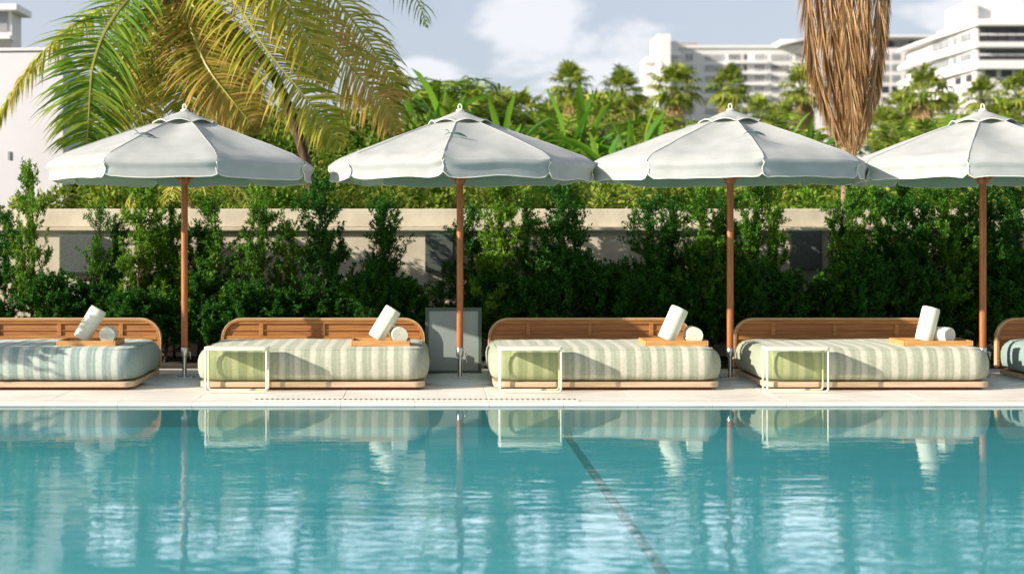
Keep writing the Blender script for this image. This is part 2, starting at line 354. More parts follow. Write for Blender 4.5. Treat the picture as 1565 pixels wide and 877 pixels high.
def make_bed(mat,label,x,seed):
    t=thing('daybed',label,'daybed',(x,12.24+BD/2,0),0,'low daybeds in a row along the pool')
    hx=BW/2
    mb=MB(); lp=rrect(hx-.03,BD/2-.02,.10,6); lp=[(a,b-.01) for a,b in lp]
    mb.loops([[(a,b,.027) for a,b in lp],[(a,b,.074) for a,b in lp]]); mb.build('base_frame','base',t,smooth=True,auto=30,bevel=.005)
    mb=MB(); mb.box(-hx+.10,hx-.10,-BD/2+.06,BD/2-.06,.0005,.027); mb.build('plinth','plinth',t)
    mattress(mat,t,seed=seed)
    # backrest: rounded end frame with boards
    bx=hx-.045; y0=BD/2-.005; y1=y0+.045; z0=.078; zt=.55; r=.19
    def outline(ins,rr):
        pts=[]
        for i in range(11):
            a=R(180-90*i/10); pts.append((-bx+ins+rr+rr*math.cos(a),zt-ins-rr+rr*math.sin(a)))
        for i in range(11):
            a=R(90-90*i/10); pts.append((bx-ins-rr+rr*math.cos(a),zt-ins-rr+rr*math.sin(a)))
        pts.append((bx-ins,z0)); pts.insert(0,(-bx+ins,z0)); return pts
    out=outline(0,r); inn=outline(.022,r-.022)
    # outer band (pale laminated edge)
    b=MB(); n=len(out)
    def band(b,A,B,ya,yb,mi=0):
        vs=[(a[0],ya,a[1]) for a in A]+[(a[0],yb,a[1]) for a in A]+[(a[0],ya,a[1]) for a in B]+[(a[0],yb,a[1]) for a in B]
        fs=[]
        for i in range(n-1):
            fs+=[(i,i+1,n+i+1,n+i),(2*n+i,3*n+i,3*n+i+1,2*n+i+1),(i,2*n+i,2*n+i+1,i+1),(n+i,n+i+1,3*n+i+1,3*n+i)]
        fs+=[(0,n,3*n,2*n),(n-1,3*n-1,4*n-1,2*n-1)]
        b.add(vs,fs,mi)
    band(b,out,inn,y0-.012,y1)
    bk=b.build('backrest','teak_pale' if 0 else 'teak',t,bevel=.004)
    b=MB(); band(b,outline(-.009,r+.009),outline(.0005,r),y0-.014,y1+.004); b.build('edge_band','teak_pale',bk)
    # board panel
    b=MB(); ln=[(p[0],y0+.014,p[1]) for p in inn]+[(p[0],y1-.006,p[1]) for p in inn]
    b.add(ln,[tuple(range(n-1,-1,-1)),tuple(range(n,2*n))])
    b.build('back_panel','teak_dark',bk)
    # rails and stiles, proud of the boards
    b=MB(); b.box(-bx+.11,bx-.11,y0-.002,y0+.013,.503,.527); b.box(-bx+.05,bx-.05,y0+.002,y0+.013,.435,.441); b.box(-bx+.03,bx-.03,y0-.001,y0+.013,.35,.385)
    b.build('rail','teak',bk,bevel=.003)
    for k in range(3):
        xx=-bx+.38+k*(2*bx-.76)/2
        b=MB(); b.box(xx-.020,xx+.020,y0-.001,y0+.0125,.386,.502); b.build('stile','teak',bk,bevel=.003)
    return t
BX=[-3.56,-.995,1.60,3.985,6.54]
make_bed('mattress_shaded','striped daybed at far left, shade painted into its teal colour, without a side table',BX[0],1)
make_bed('mattress','sage striped daybed left of the grey framed panel',BX[1],2)
make_bed('mattress','sage striped daybed just right of the grey framed panel',BX[2],3)
make_bed('mattress','sage striped daybed under the brown hanging palm fronds',BX[3],4)
make_bed('mattress_shaded','shade-tinted daybed cut off by the right edge of the photo',BX[4],5)

# ------------------------------------------------------------------ trays and towels
def towel_mesh(name,L_,Ro,seed):
    rd=random.Random(seed); turns=5.2; n=130; th=Ro/turns*.86; r0=.008
    outer=[];inner=[]
    for i in range(n+1):
        f=i/n; a=2*PI*turns*f+seed; r=r0+(Ro-r0)*f
        outer.append((r*math.cos(a),r*math.sin(a))); ri=max(r-th,.001); inner.append((ri*math.cos(a),ri*math.sin(a)))
    b=MB(); vs=[]; zs=[0,.01,.03,L_*.35,L_*.65,L_-.03,L_-.01,L_]; sh=[.955,.985,1,1.015,1.0,1.01,.985,.955]
    k=len(outer)
    for z,s in zip(zs,sh):
        for p in outer: vs.append((p[0]*s,p[1]*s,z))
        for p in inner: vs.append((p[0]*s,p[1]*s,z+(.002 if z==0 else 0)))
    fs=[]
    for l in range(len(zs)-1):
        A=l*2*k; B=(l+1)*2*k
        for i in range(k-1):
            fs.append((A+i,A+i+1,B+i+1,B+i)); fs.append((A+k+i+1,A+k+i,B+k+i,B+k+i+1))
        fs.append((A+k-1,A+2*k-1,B+2*k-1,B+k-1)); fs.append((A+k,A,B,B+k))
    A=0
    for i in range(k-1): fs.append((i+1,i,k+i,k+i+1))
    A=(len(zs)-1)*2*k
    for i in range(k-1): fs.append((A+i,A+i+1,A+k+i+1,A+k+i))
    b.add(vs,fs); return b
def aim(o,d,roll=0):
    d=Vector(d).normalized(); q=d.to_track_quat('Z','Y'); o.rotation_mode='QUATERNION'; o.rotation_quaternion=q
TZ=.370
def tray_set(cx,w,yF,tilt,lie,names,rz=0):
    tr=thing('tray',names[0],'tray',(cx,yF,TZ),rz,'wooden trays on the daybeds')
    d=.36; h=.048
    mb=MB(); mb.box(-w/2,w/2,0,d,0,.012); mb.build('tray_floor','tray',tr,bevel=.003)
    mb=MB(); th=.014
    mb.box(-w/2,w/2,-th,0,.0,h); mb.box(-w/2,w/2,d,d+th,0,h); mb.box(-w/2-th,-w/2,-th,d+th,0,h); mb.box(w/2,w/2+th,-th,d+th,0,h)
    mb.build('rim','tray',tr,bevel=.004)
    # upright leaning towel: tilt=(px offset of foot, lean vector)
    foot,lean=tilt
    mb=towel_mesh('t',.31,.085,names[3]); o=mb.build('rolled_towel','towel',smooth=True,auto=50); tag(o,names[1],'rolled towel','rolled towels on the trays')
    dl=Vector(lean).normalized(); aim(o,dl)
    sn=math.sqrt(1-dl.z**2)
    o.location=(cx+foot,yF+.13,TZ+.013+.083*sn)
    pos,dirv=lie
    mb=towel_mesh('t',.27,.080,names[3]+1.7); o=mb.build('rolled_towel','towel',smooth=True,auto=50); tag(o,names[2],'rolled towel','rolled towels on the trays')
    aim(o,dirv); o.location=(cx+pos[0],yF+pos[1],TZ+.013+.081)
tray_set(PX(136,12.6),.50,12.50,(-.075,(.50,.10,.86)),((.172,.04),(-.12,1,0)),('wooden tray on the far left daybed','upright leaning rolled towel on the tray of the far left daybed','rolled towel lying with its spiral end forward on the far left daybed tray',2.4))
tray_set(PX(582,12.6),.50,12.50,(-.045,(.52,.10,.85)),((.172,.04),(-.15,1,0)),('wooden tray on the daybed left of the framed panel','upright leaning rolled towel on the daybed left of the framed panel','lying rolled towel behind the leaning one, left of the framed panel',2))
tray_set(PX(1031,12.6),.54,12.50,(-.075,(.42,.10,.90)),((.17,.02),(.02,1,0)),('wooden tray on the daybed right of the framed panel','upright leaning rolled towel on the daybed right of the framed panel','lying rolled towel on the daybed right of the framed panel',3))
tray_set(PX(1427,12.6),.60,12.50,(-.085,(.26,.08,.96)),((.135,.06),(-.5,.86,0)),('wide wooden tray on the daybed under the brown fronds','nearly vertical rolled towel on the daybed under the brown fronds','rolled towel lying aslant on the daybed under the brown fronds',4))

# ------------------------------------------------------------------ side tables
def make_table(x,label):
    t=thing('side_table',label,'side table',(x,12.03,0),0,'cream metal side tables before the daybeds')
    w=.545/2; h=.385; d=.185; r=.0085
    def slab():
        b=MB(); lp=rrect(w+.006,d/2+.006,.035,5,0,d/2); b.loops([[(a,c,h-.016) for a,c in lp],[(a,c,h+.012) for a,c in lp]]); return b
    slab().build('table_top','cream_metal',t,smooth=True,auto=30,bevel=.004)
    for yy in (0.012,d-.012):
        b=MB(); cr=.03; pts=[(-w+.01,yy,h-.02)]
        pts+=[(-w+.01,yy,.05)]
        for i in range(6): a=R(180+90*i/5); pts.append((-w+.01+cr+cr*math.cos(a),yy,.012+cr+cr*math.sin(a)-.0))
        for i in range(6): a=R(270+90*i/5); pts.append((w-.01-cr+cr*math.cos(a),yy,.012+cr+cr*math.sin(a)))
        pts+=[(w-.01,yy,h-.02)]
        b.tube(pts,r,10); b.build('leg_loop','cream_metal',t,smooth=True)
    b=MB(); b.box(-w+.022,w-.022,.009,.014,.105,h-.018); b.build('tinted_panel','pane',t)
    return t
make_table(PX(361,12.05),'cream side table before the daybed left of the framed panel')
make_table(PX(811,12.05),'cream side table before the daybed right of the framed panel')
make_table(PX(1219,12.05),'cream side table before the daybed under the brown palm fronds')

# ------------------------------------------------------------------ umbrellas
def make_umbrella(x,y,Rr,rot,label,ze=2.045,rise=.455,seed=0,lean=0):
    t=thing('umbrella',label,'umbrella',(x,y,0),0,'white canvas umbrellas in a row')
    rd=random.Random(seed)
    ang=[R(rot+45*i) for i in range(8)]
    def rimpt(i,f): # point along facet i eave
        a=ang[i%8]; b=ang[(i+1)%8]
        pa=Vector((math.cos(a),math.sin(a))); pb=Vector((math.cos(b),math.sin(b)))
        p=pa.lerp(pb,f); return p
    def rib_z(rr): # rr 0..1 radius fraction
        return ze+rise*(1-rr)-.035*math.sin(PI*min(rr,1))*1.0*(1 if rr<1 else 0)*-.35
    r_in=.13
    ph=[rd.uniform(.6,1.4) for _ in range(8)]
    def surf_pt(i,u,v,off=0):
        rr=r_in+(1-r_in)*u
        p=rimpt(i,v)*rr*Rr
        sag=.034*ph[i]*math.sin(PI*v)*math.sin(PI*min(1,u*.9+.06))
        wr=.008*noise.noise(Vector((p.x*4+seed,p.y*4,seed)))+.026*math.sin(PI*v)*noise.noise(Vector((p.x*1.8,p.y*1.8,seed*3.1)))
        crn=.014*math.exp(-min(v,1-v)*10)*math.exp(-(1-u)*7)*math.sin(22*min(v,1-v)+seed+i)
        rol=.030*max(0,(u-.90)/.10)**2
        return (p.x,p.y,rib_z(rr)-sag+wr+crn-rol+off)
    mb=MB()
    for i in range(8):
        mb.grid(lambda u,v:surf_pt(i,u,v),28,20,0)
        mb.grid(lambda u,v:surf_pt(i,u,v,-.006),28,20,1,flip=True)
    cano=mb.build('canopy',['fabric','lining'],t,smooth=True,auto=24)
    # seam welts on the ribs
    mb=MB()
    for i in range(8):
        pts=[Vector(surf_pt(i,u/10,0,.002)) for u in range(11)]
        mb.tube(pts,.004,5)
    mb.build('seam_welt','fabric',cano,smooth=True)
    # valance flaps, each with rounded lower corners
    vh=.150
    for i in range(8):
        amp=rd.uniform(-.014,.022); ph2=rd.uniform(0,6); curl=rd.uniform(-.02,.02)
        def vp(u,v,off=0,i=i):
            f=.006+.988*v; p=rimpt(i,f)*Rr
            nrm=(rimpt(i,.5)).normalized()
            edge=min(v,1-v); rc=.04
            drop=vh*u
            if edge<rc: drop*=1-.16*(1-edge/rc)**2.2
            bul=(.012*math.sin(PI*v)+amp*math.sin(2*PI*v+ph2)*.6+curl*(2*v-1)*math.exp(-edge*9))*u
            inw=-.014*u+.016*math.sin(PI*min(1,u*2.2)) if u<.45 else -.014*u+.0
            pin=.02*math.exp(-edge*14)*math.sin(PI*u)
            q=p+nrm*(bul+inw-pin+off)
            top=surf_pt(i,1,f)[2]
            return (q.x,q.y,top+.0-drop+.004*math.sin(v*9+ph2)*u)
        mb=MB(); mb.grid(lambda u,v:vp(u,v),7,22,0,flip=False); mb.grid(lambda u,v:vp(u,v,-.005),7,22,1,flip=True)
        vo=mb.build('valance_flap',['fabric','lining'],cano,smooth=True)
        mb=MB(); pts=[vp(u/6,0) for u in range(1,6)]+[vp(1,v/22) for v in range(23)]+[vp(1-u/6,1) for u in range(1,6)]
        mb.tube(pts,.0042,5)
        # hem piping belongs to the flap but lies two levels down already, so it joins its mesh
        me=vo.data; 
        b2=MB(); b2.v=[tuple(v.co) for v in me.vertices]; b2.f=[tuple(p.vertices) for p in me.polygons]; b2.m=[p.material_index for p in me.polygons]; b2.dry=[0]*len(b2.v)
        b2.add(mb.v,mb.f,2)
        bpy.data.objects.remove(vo); b2.build('valance_flap',['fabric','lining','piping'],cano,smooth=True)
    # vent cap
    rc=.30; zc=ze+rise*(1-rc/Rr)+.012; za=ze+rise+.035
    mb=MB()
    def cap(i,u,v,off=0):
        p=rimpt(i,v)*rc*u
        z=za+(zc-za)*(u**1.15)
        z+=.030*math.sin(PI*v)*u**3
        return (p.x,p.y,z+off)
    for i in range(8):
        mb.grid(lambda u,v:cap(i,u,v),8,10,0); mb.grid(lambda u,v:cap(i,u,v,-.006),8,10,1,flip=True)
    cp=mb.build('vent_cap',['fabric','lining'],t,smooth=True,auto=20)
    mb=MB(); pts=[]
    for i in range(8):
        for k in range(10): pts.append(cap(i,1,k/10))
    mb.tube(pts,.0042,5,closed=True); mb.build('hem','piping',cp,smooth=True)
    # finial loop
    mb=MB(); pts=[]
    for i in range(20):
        a=2*PI*i/20; pts.append((.017*math.sin(a),0.004*math.cos(a),za+.028+.028*math.cos(a)))
    mb.tube(pts,.006,6,closed=True); mb.lathe([(.04,za-.012),(.035,za+.004),(.015,za+.014)],14); mb.build('finial_loop','piping',t,smooth=True)
    # pole, hub, ribs, struts
    mb=MB(); mb.lathe([(.031,.30),(.031,ze+rise*.9)],18); po=mb.build('pole','pole',t,smooth=True,auto=40)
    mb=MB(); mb.lathe([(.045,ze-.20),(.052,ze-.19),(.052,ze-.14),(.040,ze-.12)],18); mb.build('hub','pole',t,smooth=True,auto=40)
    for i in range(8):
        a=ang[i]; c,s_=math.cos(a),math.sin(a)
        mb=MB(); mb.tube([(c*.04,s_*.04,ze+rise-.05),(c*Rr*.955,s_*Rr*.955,ze-.012)],.009,5); mb.build('rib','pole',t)
        mb=MB(); mb.tube([(c*.045,s_*.045,ze-.165),(c*Rr*.50,s_*Rr*.50,ze+rise*.5-.03)],.008,5); mb.build('strut','pole',t)
    mb=MB(); mb.lathe([(.021,.03),(.021,.30)],16); mb.lathe([(.033,.225),(.035,.23),(.035,.305),(.032,.31)],16); mb.build('steel_sleeve','steel',t,smooth=True,auto=40)
    mb=MB(); mb.tube([(.03,-.01,.27),(.055,-.02,.27),(.06,-.02,.20)],.006,6); mb.build('clamp_handle','steel',t,smooth=True)
    mb=MB(); mb.lathe([(.49,.0),(.49,.018),(.47,.026),(.05,.028)],48); mb.build('base_plate','plate',t,smooth=True,auto=30)
    mb=MB(); mb.box(-.09,.09,-.05,.05,.0285,.038)
    for sx in (-.07,.07): mb.lathe([(.012,.037),(.012,.048),(.006,.052)],8,0,sx,-.03)
    mb.build('mounting_foot','steel',t,bevel=.002)
    # tie strap on the front most rib
    i=min(range(8),key=lambda k:math.sin(ang[k])+.3*abs(math.cos(ang[k])))
    q=Vector(surf_pt(i,.52,0)); sx=.05 if seed%2 else -.05
    mb=MB()
    for dx,dz,w_ in ((.15,-.035,.012),(-.06,-.03,.004),(-.055,.03,.004)):
        k=10; vs=[]
        for j in range(k+1):
            f=j/k; x_=q.x+dx*f; y_=q.y-.015-.02*math.sin(PI*f)-abs(dx)*.0*f+ (.0); z_=q.z+.02+dz*f+.012*math.sin(PI*f)
            ww=w_*math.sin(PI*min(.95,f*.85+.12))
            vs+=[(x_,y_-dx*0,z_-ww),(x_,y_+.006,z_+ww)]
        mb.add(vs,[(2*j,2*j+2,2*j+3,2*j+1) for j in range(k)])
    mb.build('tie_strap','strap',cano,smooth=True)
    return t
UD=13.08
make_umbrella(PX(282,UD),UD,1.265,22.5,'white umbrella at far left, below the coconut palm',seed=1)
make_umbrella(PX(703,UD),UD,1.262,-8,'white umbrella whose pole stands before the grey framed panel',seed=2)
make_umbrella(PX(1116,UD-.05),UD-.05,1.30,0,'white umbrella just left of the brown hanging palm fronds',seed=4)
make_umbrella(PX(1502,UD-.02),UD-.02,1.27,18,'white umbrella cut off by the right edge of the photo',seed=5)

# ------------------------------------------------------------------ shrubs of the hedge
def leaf(mb,p,d,nrm,L_,W,mi=0):
    d=d.normalized(); s=d.cross(nrm)
    if s.length<1e-4: s=Vector((1,0,0))
    s.normalize(); up=s.cross(d)
    b=p+d*(L_*.45)+s*(W*.5)+up*(W*.12); c=p+d*L_; e=p+d*(L_*.45)-s*(W*.5)+up*(W*.12)
    mb.add([p,b,c,e],[(0,1,2,3)],mi)
def rv(rd): 
    while True:
        v=Vector((rd.uniform(-1,1),rd.uniform(-1,1),rd.uniform(-1,1)))
        if .05<v.length<1: return v.normalized()
def shrub_meshes(h,w,nl,seed,lsz=.038,density_top=.8,clumpy=1.0,base_z=.05):
    rd=random.Random(seed); st=MB(); lf=MB()
    # leader and branches
    top=Vector((rd.uniform(-.06,.06),rd.uniform(-.05,.05),h))
    lead=[Vector((0,0,0))+top*(i/8)+Vector((.02*math.sin(i+seed),.02*math.cos(i*1.3),0)) for i in range(9)]
    st.tube(lead,[.016*(1-i/9)+.003 for i in range(9)],6)
    tips=[]
    nb=int(34*clumpy)
    for b in range(nb):
        f=rd.uniform(.10,.98); z=f*h
        base=lead[0].lerp(lead[-1],f)
        prof=(1-.62*f**1.6)*(.75+.35*rd.random())
        ln=w/2*prof*(.85 if f>.9 else 1)
        a=rd.uniform(0,2*PI); dirv=Vector((math.cos(a),math.sin(a)*.8,rd.uniform(.35,1.2)))
        end=base+dirv.normalized()*ln*1.15
        if end.z>h*1.06: end.z=h*1.06
        mid=base.lerp(end,.5)+Vector((0,0,-.03))
        st.tube([base,mid,end],[.006,.0045,.002],4,caps=False)
        tips.append((base,mid,end,f))
    tot=sum((e-b).length for b,m_,e,f in tips)+.0001
    for (b,m_,e,f) in tips:
        k=int(nl*.92*(e-b).length/tot)
        tw=[]
        for q in range(5):
            g=rd.uniform(.25,1.0); p0=b.lerp(m_,g*2) if g<.5 else m_.lerp(e,(g-.5)*2)
            d=(rv(rd)+Vector((0,0,.6))+(e-b).normalized()*.8).normalized(); tw.append((p0,d,rd.uniform(.10,.20)))
        for q in range(k):
            p0,d,l=tw[q%5]; g=rd.random()
            p=p0+d*l*g+rv(rd)*.022*(1.2-g)
            dd=(d*.6+rv(rd)).normalized()
            leaf(lf,p,dd,(rv(rd)+Vector((0,0,1.2))),lsz*rd.uniform(.7,1.35),lsz*.5)
    for q in range(int(nl*.08)):
        f=rd.uniform(.55,1); p=lead[0].lerp(lead[-1],f)+rv(rd)*.04
        leaf(lf,p,rv(rd)+Vector((0,0,.8)),rv(rd)+Vector((0,0,1)),lsz*rd.uniform(.8,1.3),lsz*.5)
    return st,lf
def make_shrub(kind,h,w,nl,mat,seed,label,**k):
    st,lf=shrub_meshes(h,w,nl,seed,**k)
    t=thing('hedge_shrub',label,'shrub',(0,0,0),0,'shrubs planted along the garden wall')
    st.build('stem','bark',t,smooth=True); lf.build('foliage',mat,t); return t
# (px, top y, width m, depth, kind, label)
variants={}
SH=[ (8,332,.62,14.9,'d','dark shrub at the left edge behind the far left daybed'),
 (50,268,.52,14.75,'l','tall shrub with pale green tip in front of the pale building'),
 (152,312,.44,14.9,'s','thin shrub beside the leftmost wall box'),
 (212,288,.80,14.8,'l','broad shrub behind the tray of the far left daybed'),
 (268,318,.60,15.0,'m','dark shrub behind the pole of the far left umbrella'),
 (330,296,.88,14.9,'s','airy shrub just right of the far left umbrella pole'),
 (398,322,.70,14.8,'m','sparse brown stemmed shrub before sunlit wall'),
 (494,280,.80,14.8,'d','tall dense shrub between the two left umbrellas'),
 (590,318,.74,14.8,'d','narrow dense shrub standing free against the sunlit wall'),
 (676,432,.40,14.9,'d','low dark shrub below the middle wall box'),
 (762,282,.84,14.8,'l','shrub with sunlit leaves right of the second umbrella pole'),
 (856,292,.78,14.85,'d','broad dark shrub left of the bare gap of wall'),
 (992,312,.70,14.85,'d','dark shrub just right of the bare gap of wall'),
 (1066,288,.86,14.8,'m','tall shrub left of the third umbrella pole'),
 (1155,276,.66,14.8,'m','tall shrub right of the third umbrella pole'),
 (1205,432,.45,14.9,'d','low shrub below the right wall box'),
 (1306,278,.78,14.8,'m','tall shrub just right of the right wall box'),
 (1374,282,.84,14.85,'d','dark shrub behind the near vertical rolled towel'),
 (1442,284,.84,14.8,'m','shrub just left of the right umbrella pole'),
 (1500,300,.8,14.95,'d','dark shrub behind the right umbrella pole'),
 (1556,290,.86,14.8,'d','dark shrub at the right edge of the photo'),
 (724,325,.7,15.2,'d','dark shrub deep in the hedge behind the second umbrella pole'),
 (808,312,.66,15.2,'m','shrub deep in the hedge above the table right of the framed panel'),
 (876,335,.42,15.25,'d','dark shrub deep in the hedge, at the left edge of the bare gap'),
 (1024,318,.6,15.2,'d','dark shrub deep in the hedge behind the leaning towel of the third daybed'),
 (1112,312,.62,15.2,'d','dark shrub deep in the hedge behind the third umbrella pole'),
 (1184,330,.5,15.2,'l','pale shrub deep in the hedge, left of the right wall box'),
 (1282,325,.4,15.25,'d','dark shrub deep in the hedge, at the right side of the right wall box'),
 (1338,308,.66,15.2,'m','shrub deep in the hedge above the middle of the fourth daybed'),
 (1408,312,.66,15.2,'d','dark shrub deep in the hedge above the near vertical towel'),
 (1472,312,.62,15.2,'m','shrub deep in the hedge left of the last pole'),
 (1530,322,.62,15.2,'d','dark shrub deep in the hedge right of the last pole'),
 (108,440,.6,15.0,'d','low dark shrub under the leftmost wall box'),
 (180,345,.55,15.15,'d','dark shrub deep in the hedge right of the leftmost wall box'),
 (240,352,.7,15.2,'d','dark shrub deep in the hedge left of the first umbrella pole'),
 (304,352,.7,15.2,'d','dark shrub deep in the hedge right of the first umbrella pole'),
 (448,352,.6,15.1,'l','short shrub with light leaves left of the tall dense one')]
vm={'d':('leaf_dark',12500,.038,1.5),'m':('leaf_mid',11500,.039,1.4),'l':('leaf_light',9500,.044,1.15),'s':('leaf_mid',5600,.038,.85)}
cnt={}
rd0=random.Random(5)
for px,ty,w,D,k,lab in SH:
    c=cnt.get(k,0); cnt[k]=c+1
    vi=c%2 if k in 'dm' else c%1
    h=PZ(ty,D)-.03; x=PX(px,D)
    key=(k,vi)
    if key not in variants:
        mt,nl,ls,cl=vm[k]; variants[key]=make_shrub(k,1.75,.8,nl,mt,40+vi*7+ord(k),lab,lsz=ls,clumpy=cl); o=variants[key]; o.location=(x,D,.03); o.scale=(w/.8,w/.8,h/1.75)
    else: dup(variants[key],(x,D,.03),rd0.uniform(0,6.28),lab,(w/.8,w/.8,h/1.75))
# low dark filler shrubs at the foot of the hedge
low=None
LX=[(-20,'at the left edge'),(80,'under the leftmost wall box'),(140,'behind the towels of the far left daybed'),(200,'left of the far left umbrella pole'),(255,'beside the far left umbrella pole'),(310,'in the first gap between daybeds'),(370,'behind the left end of the sage daybed'),(432,'below the sparse shrub'),(500,'under the tall dense shrub'),(556,'behind the second pair of towels'),(620,'left of the framed panel'),(756,'right of the framed panel'),(812,'behind the third daybed, left part'),(872,'left below the bare gap'),(928,'in the bare gap of wall'),(980,'right below the bare gap'),(1035,'behind the third pair of towels'),(1090,'left of the third umbrella pole'),(1142,'right of the third umbrella pole'),(1200,'below the right wall box'),(1262,'behind the fourth daybed, middle'),(1320,'behind the fourth daybed, right part'),(1385,'left of the fourth pair of towels'),(1450,'right of the fourth pair of towels'),(1520,'right of the last umbrella pole'),(1580,'at the right edge')]
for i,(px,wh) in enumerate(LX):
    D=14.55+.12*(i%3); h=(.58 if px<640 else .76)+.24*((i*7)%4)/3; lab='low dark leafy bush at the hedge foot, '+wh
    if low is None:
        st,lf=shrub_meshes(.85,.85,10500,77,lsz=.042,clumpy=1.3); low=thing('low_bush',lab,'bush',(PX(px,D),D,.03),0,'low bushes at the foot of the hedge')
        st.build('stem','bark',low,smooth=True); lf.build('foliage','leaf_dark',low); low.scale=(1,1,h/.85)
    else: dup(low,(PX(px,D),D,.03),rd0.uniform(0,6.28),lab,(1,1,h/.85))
o=dup(variants[('m',0)],(-5.3,11.95,.40),1.0,'added shade-casting shrub in a round clay pot, out of view left of all daybeds',(1.35,1.2,.80)); o.name='shade_shrub'  # unseen pot plant, added to throw shade onto the leftmost daybed
pt=MB(); pt.lathe([(.22,-.50),(.30,-.08),(.32,-.02),(.30,-.02),(.27,-.10)],28); pt.build('pot','pole',o,smooth=True)
# ------------------------------------------------------------------ palms
def smooth_path(pts,n):
    out=[]; k=len(pts)-1
    for s in range(n+1):
        f=s/n*k; i=min(int(f),k-1); u=f-i
        p0=pts[max(i-1,0)];p1=pts[i];p2=pts[i+1];p3=pts[min(i+2,k)]
        out.append(.5*((2*p1)+(p2-p0)*u+(2*p0-5*p1+4*p2-p3)*u*u+(3*p1-p0-3*p2+p3)*u**3))
    return out
def frond(pts,nleaf,L_,W,seed,droop=1.0,rr=.02,matl='fr_green',rmat='rachis',parent=None,name='frond',start=.12,spread=1.0,fwd=.45,dryness=.3,hang=None,sidev=None):
    rd=random.Random(seed); path=smooth_path([Vector(p) for p in pts],40)
    mb=MB(); mb.tube(path[::2]+[path[-1]],[rr*(1-i/21)+.004 for i in range(len(path[::2])+1)],5,1)
    for s in (-1,1):
        for i in range(nleaf):
            f=start+(1-start)*(i+rd.random()*.8)/nleaf; f=min(f,.999)
            k=min(int(f*40),39); u=f*40-k; p=path[k].lerp(path[k+1],u)
            T=(path[min(k+1,40)]-path[max(k-1,0)]).normalized()
            side=T.cross(Vector((0,0,1)))
            if side.length<.25: side=Vector(sidev) if sidev else side+Vector((1,0,0))*.5
            if sidev: side=(side*.3+Vector(sidev))
            side=(side-T*side.dot(T)).normalized()*s
            ln=L_*(math.sin(PI*min(1,(f*.85+.16)))**.6)*rd.uniform(.68,1.12)*(1 if rd.random()<.9 else .5)
            if f>.9: ln*=.8
            d=(side*spread+T*(fwd+rd.uniform(-.1,.15))+Vector((0,0,.10))+rv(rd)*.17).normalized()
            g=Vector((0,0,-1)); q=p.copy(); dd=d.copy(); n=5; vs=[];dr=[]
            wv=T-dd*T.dot(dd)
            if wv.length<.1: wv=dd.cross(Vector((0,0,1)))
            wv=(wv.normalized()+rv(rd)*.45+side.cross(T)*.25).normalized()
            bend=droop*rd.uniform(.7,1.25)
            for j in range(n+1):
                w=W*(.55+.45*math.sin(PI*min(1,j/n*1.1)))*(1 if j<n-1 else .55) if j<n else 0.001
                a=wv*w*.5
                vs+=[q-a,q+a]; dd_=max(0,min(1,(j/n-.55)*2*dryness*rd.uniform(.6,1.8))); dr+=[dd_,dd_]
                dd=(dd+g*bend*.22*(j+1)/n*1.6).normalized(); q=q+dd*(ln/n)
                if abs(dd.dot(wv))>.9: pass
            mb.add(vs,[(2*j,2*j+1,2*j+3,2*j+2) for j in range(n)],0,dr)
    return mb.build(name,[matl,rmat],parent,smooth=False,dry=True)
# coconut palm behind the left umbrella
PD=17.6
cp=P(268,-30,PD)
t=thing('coconut_palm','large coconut palm with golden drooping fronds above the left umbrellas','palm tree',(PX(478,PD),PD+.5,0))
def loc(v): return Vector(v)-Vector(t.location)
mb=MB(); pts=[(PX(478,PD),PD+.5,-.05),(PX(474,PD),PD+.55,1.0),(PX(466,PD),PD+.5,2.2),(PX(400,PD),PD+.4,3.6),(cp.x+.02,PD+.02,cp.z-.05)]
pp=smooth_path([loc(p) for p in pts],24); mb.tube(pp,[.07-.01*i/24+.006*(i%2) for i in range(25)],14); mb.build('trunk','bark',t,smooth=True)
mb=MB()
for i in range(14):
    a=i*2.4; z=cp.z-.12-.03*(i%4); mb.tube([loc((cp.x+.02+.08*math.cos(a),PD+.08*math.sin(a),z+.12)),loc((cp.x+.02+.2*math.cos(a),PD+.2*math.sin(a),z+.0)),loc((cp.x+.02+.24*math.cos(a),PD+.24*math.sin(a),z-.14))],[.03,.035,.012],6)
mb.build('husk_fibre',surf('husk_red',(.30,.06,.03),(.16,.03,.02),scale=6),t,smooth=True)
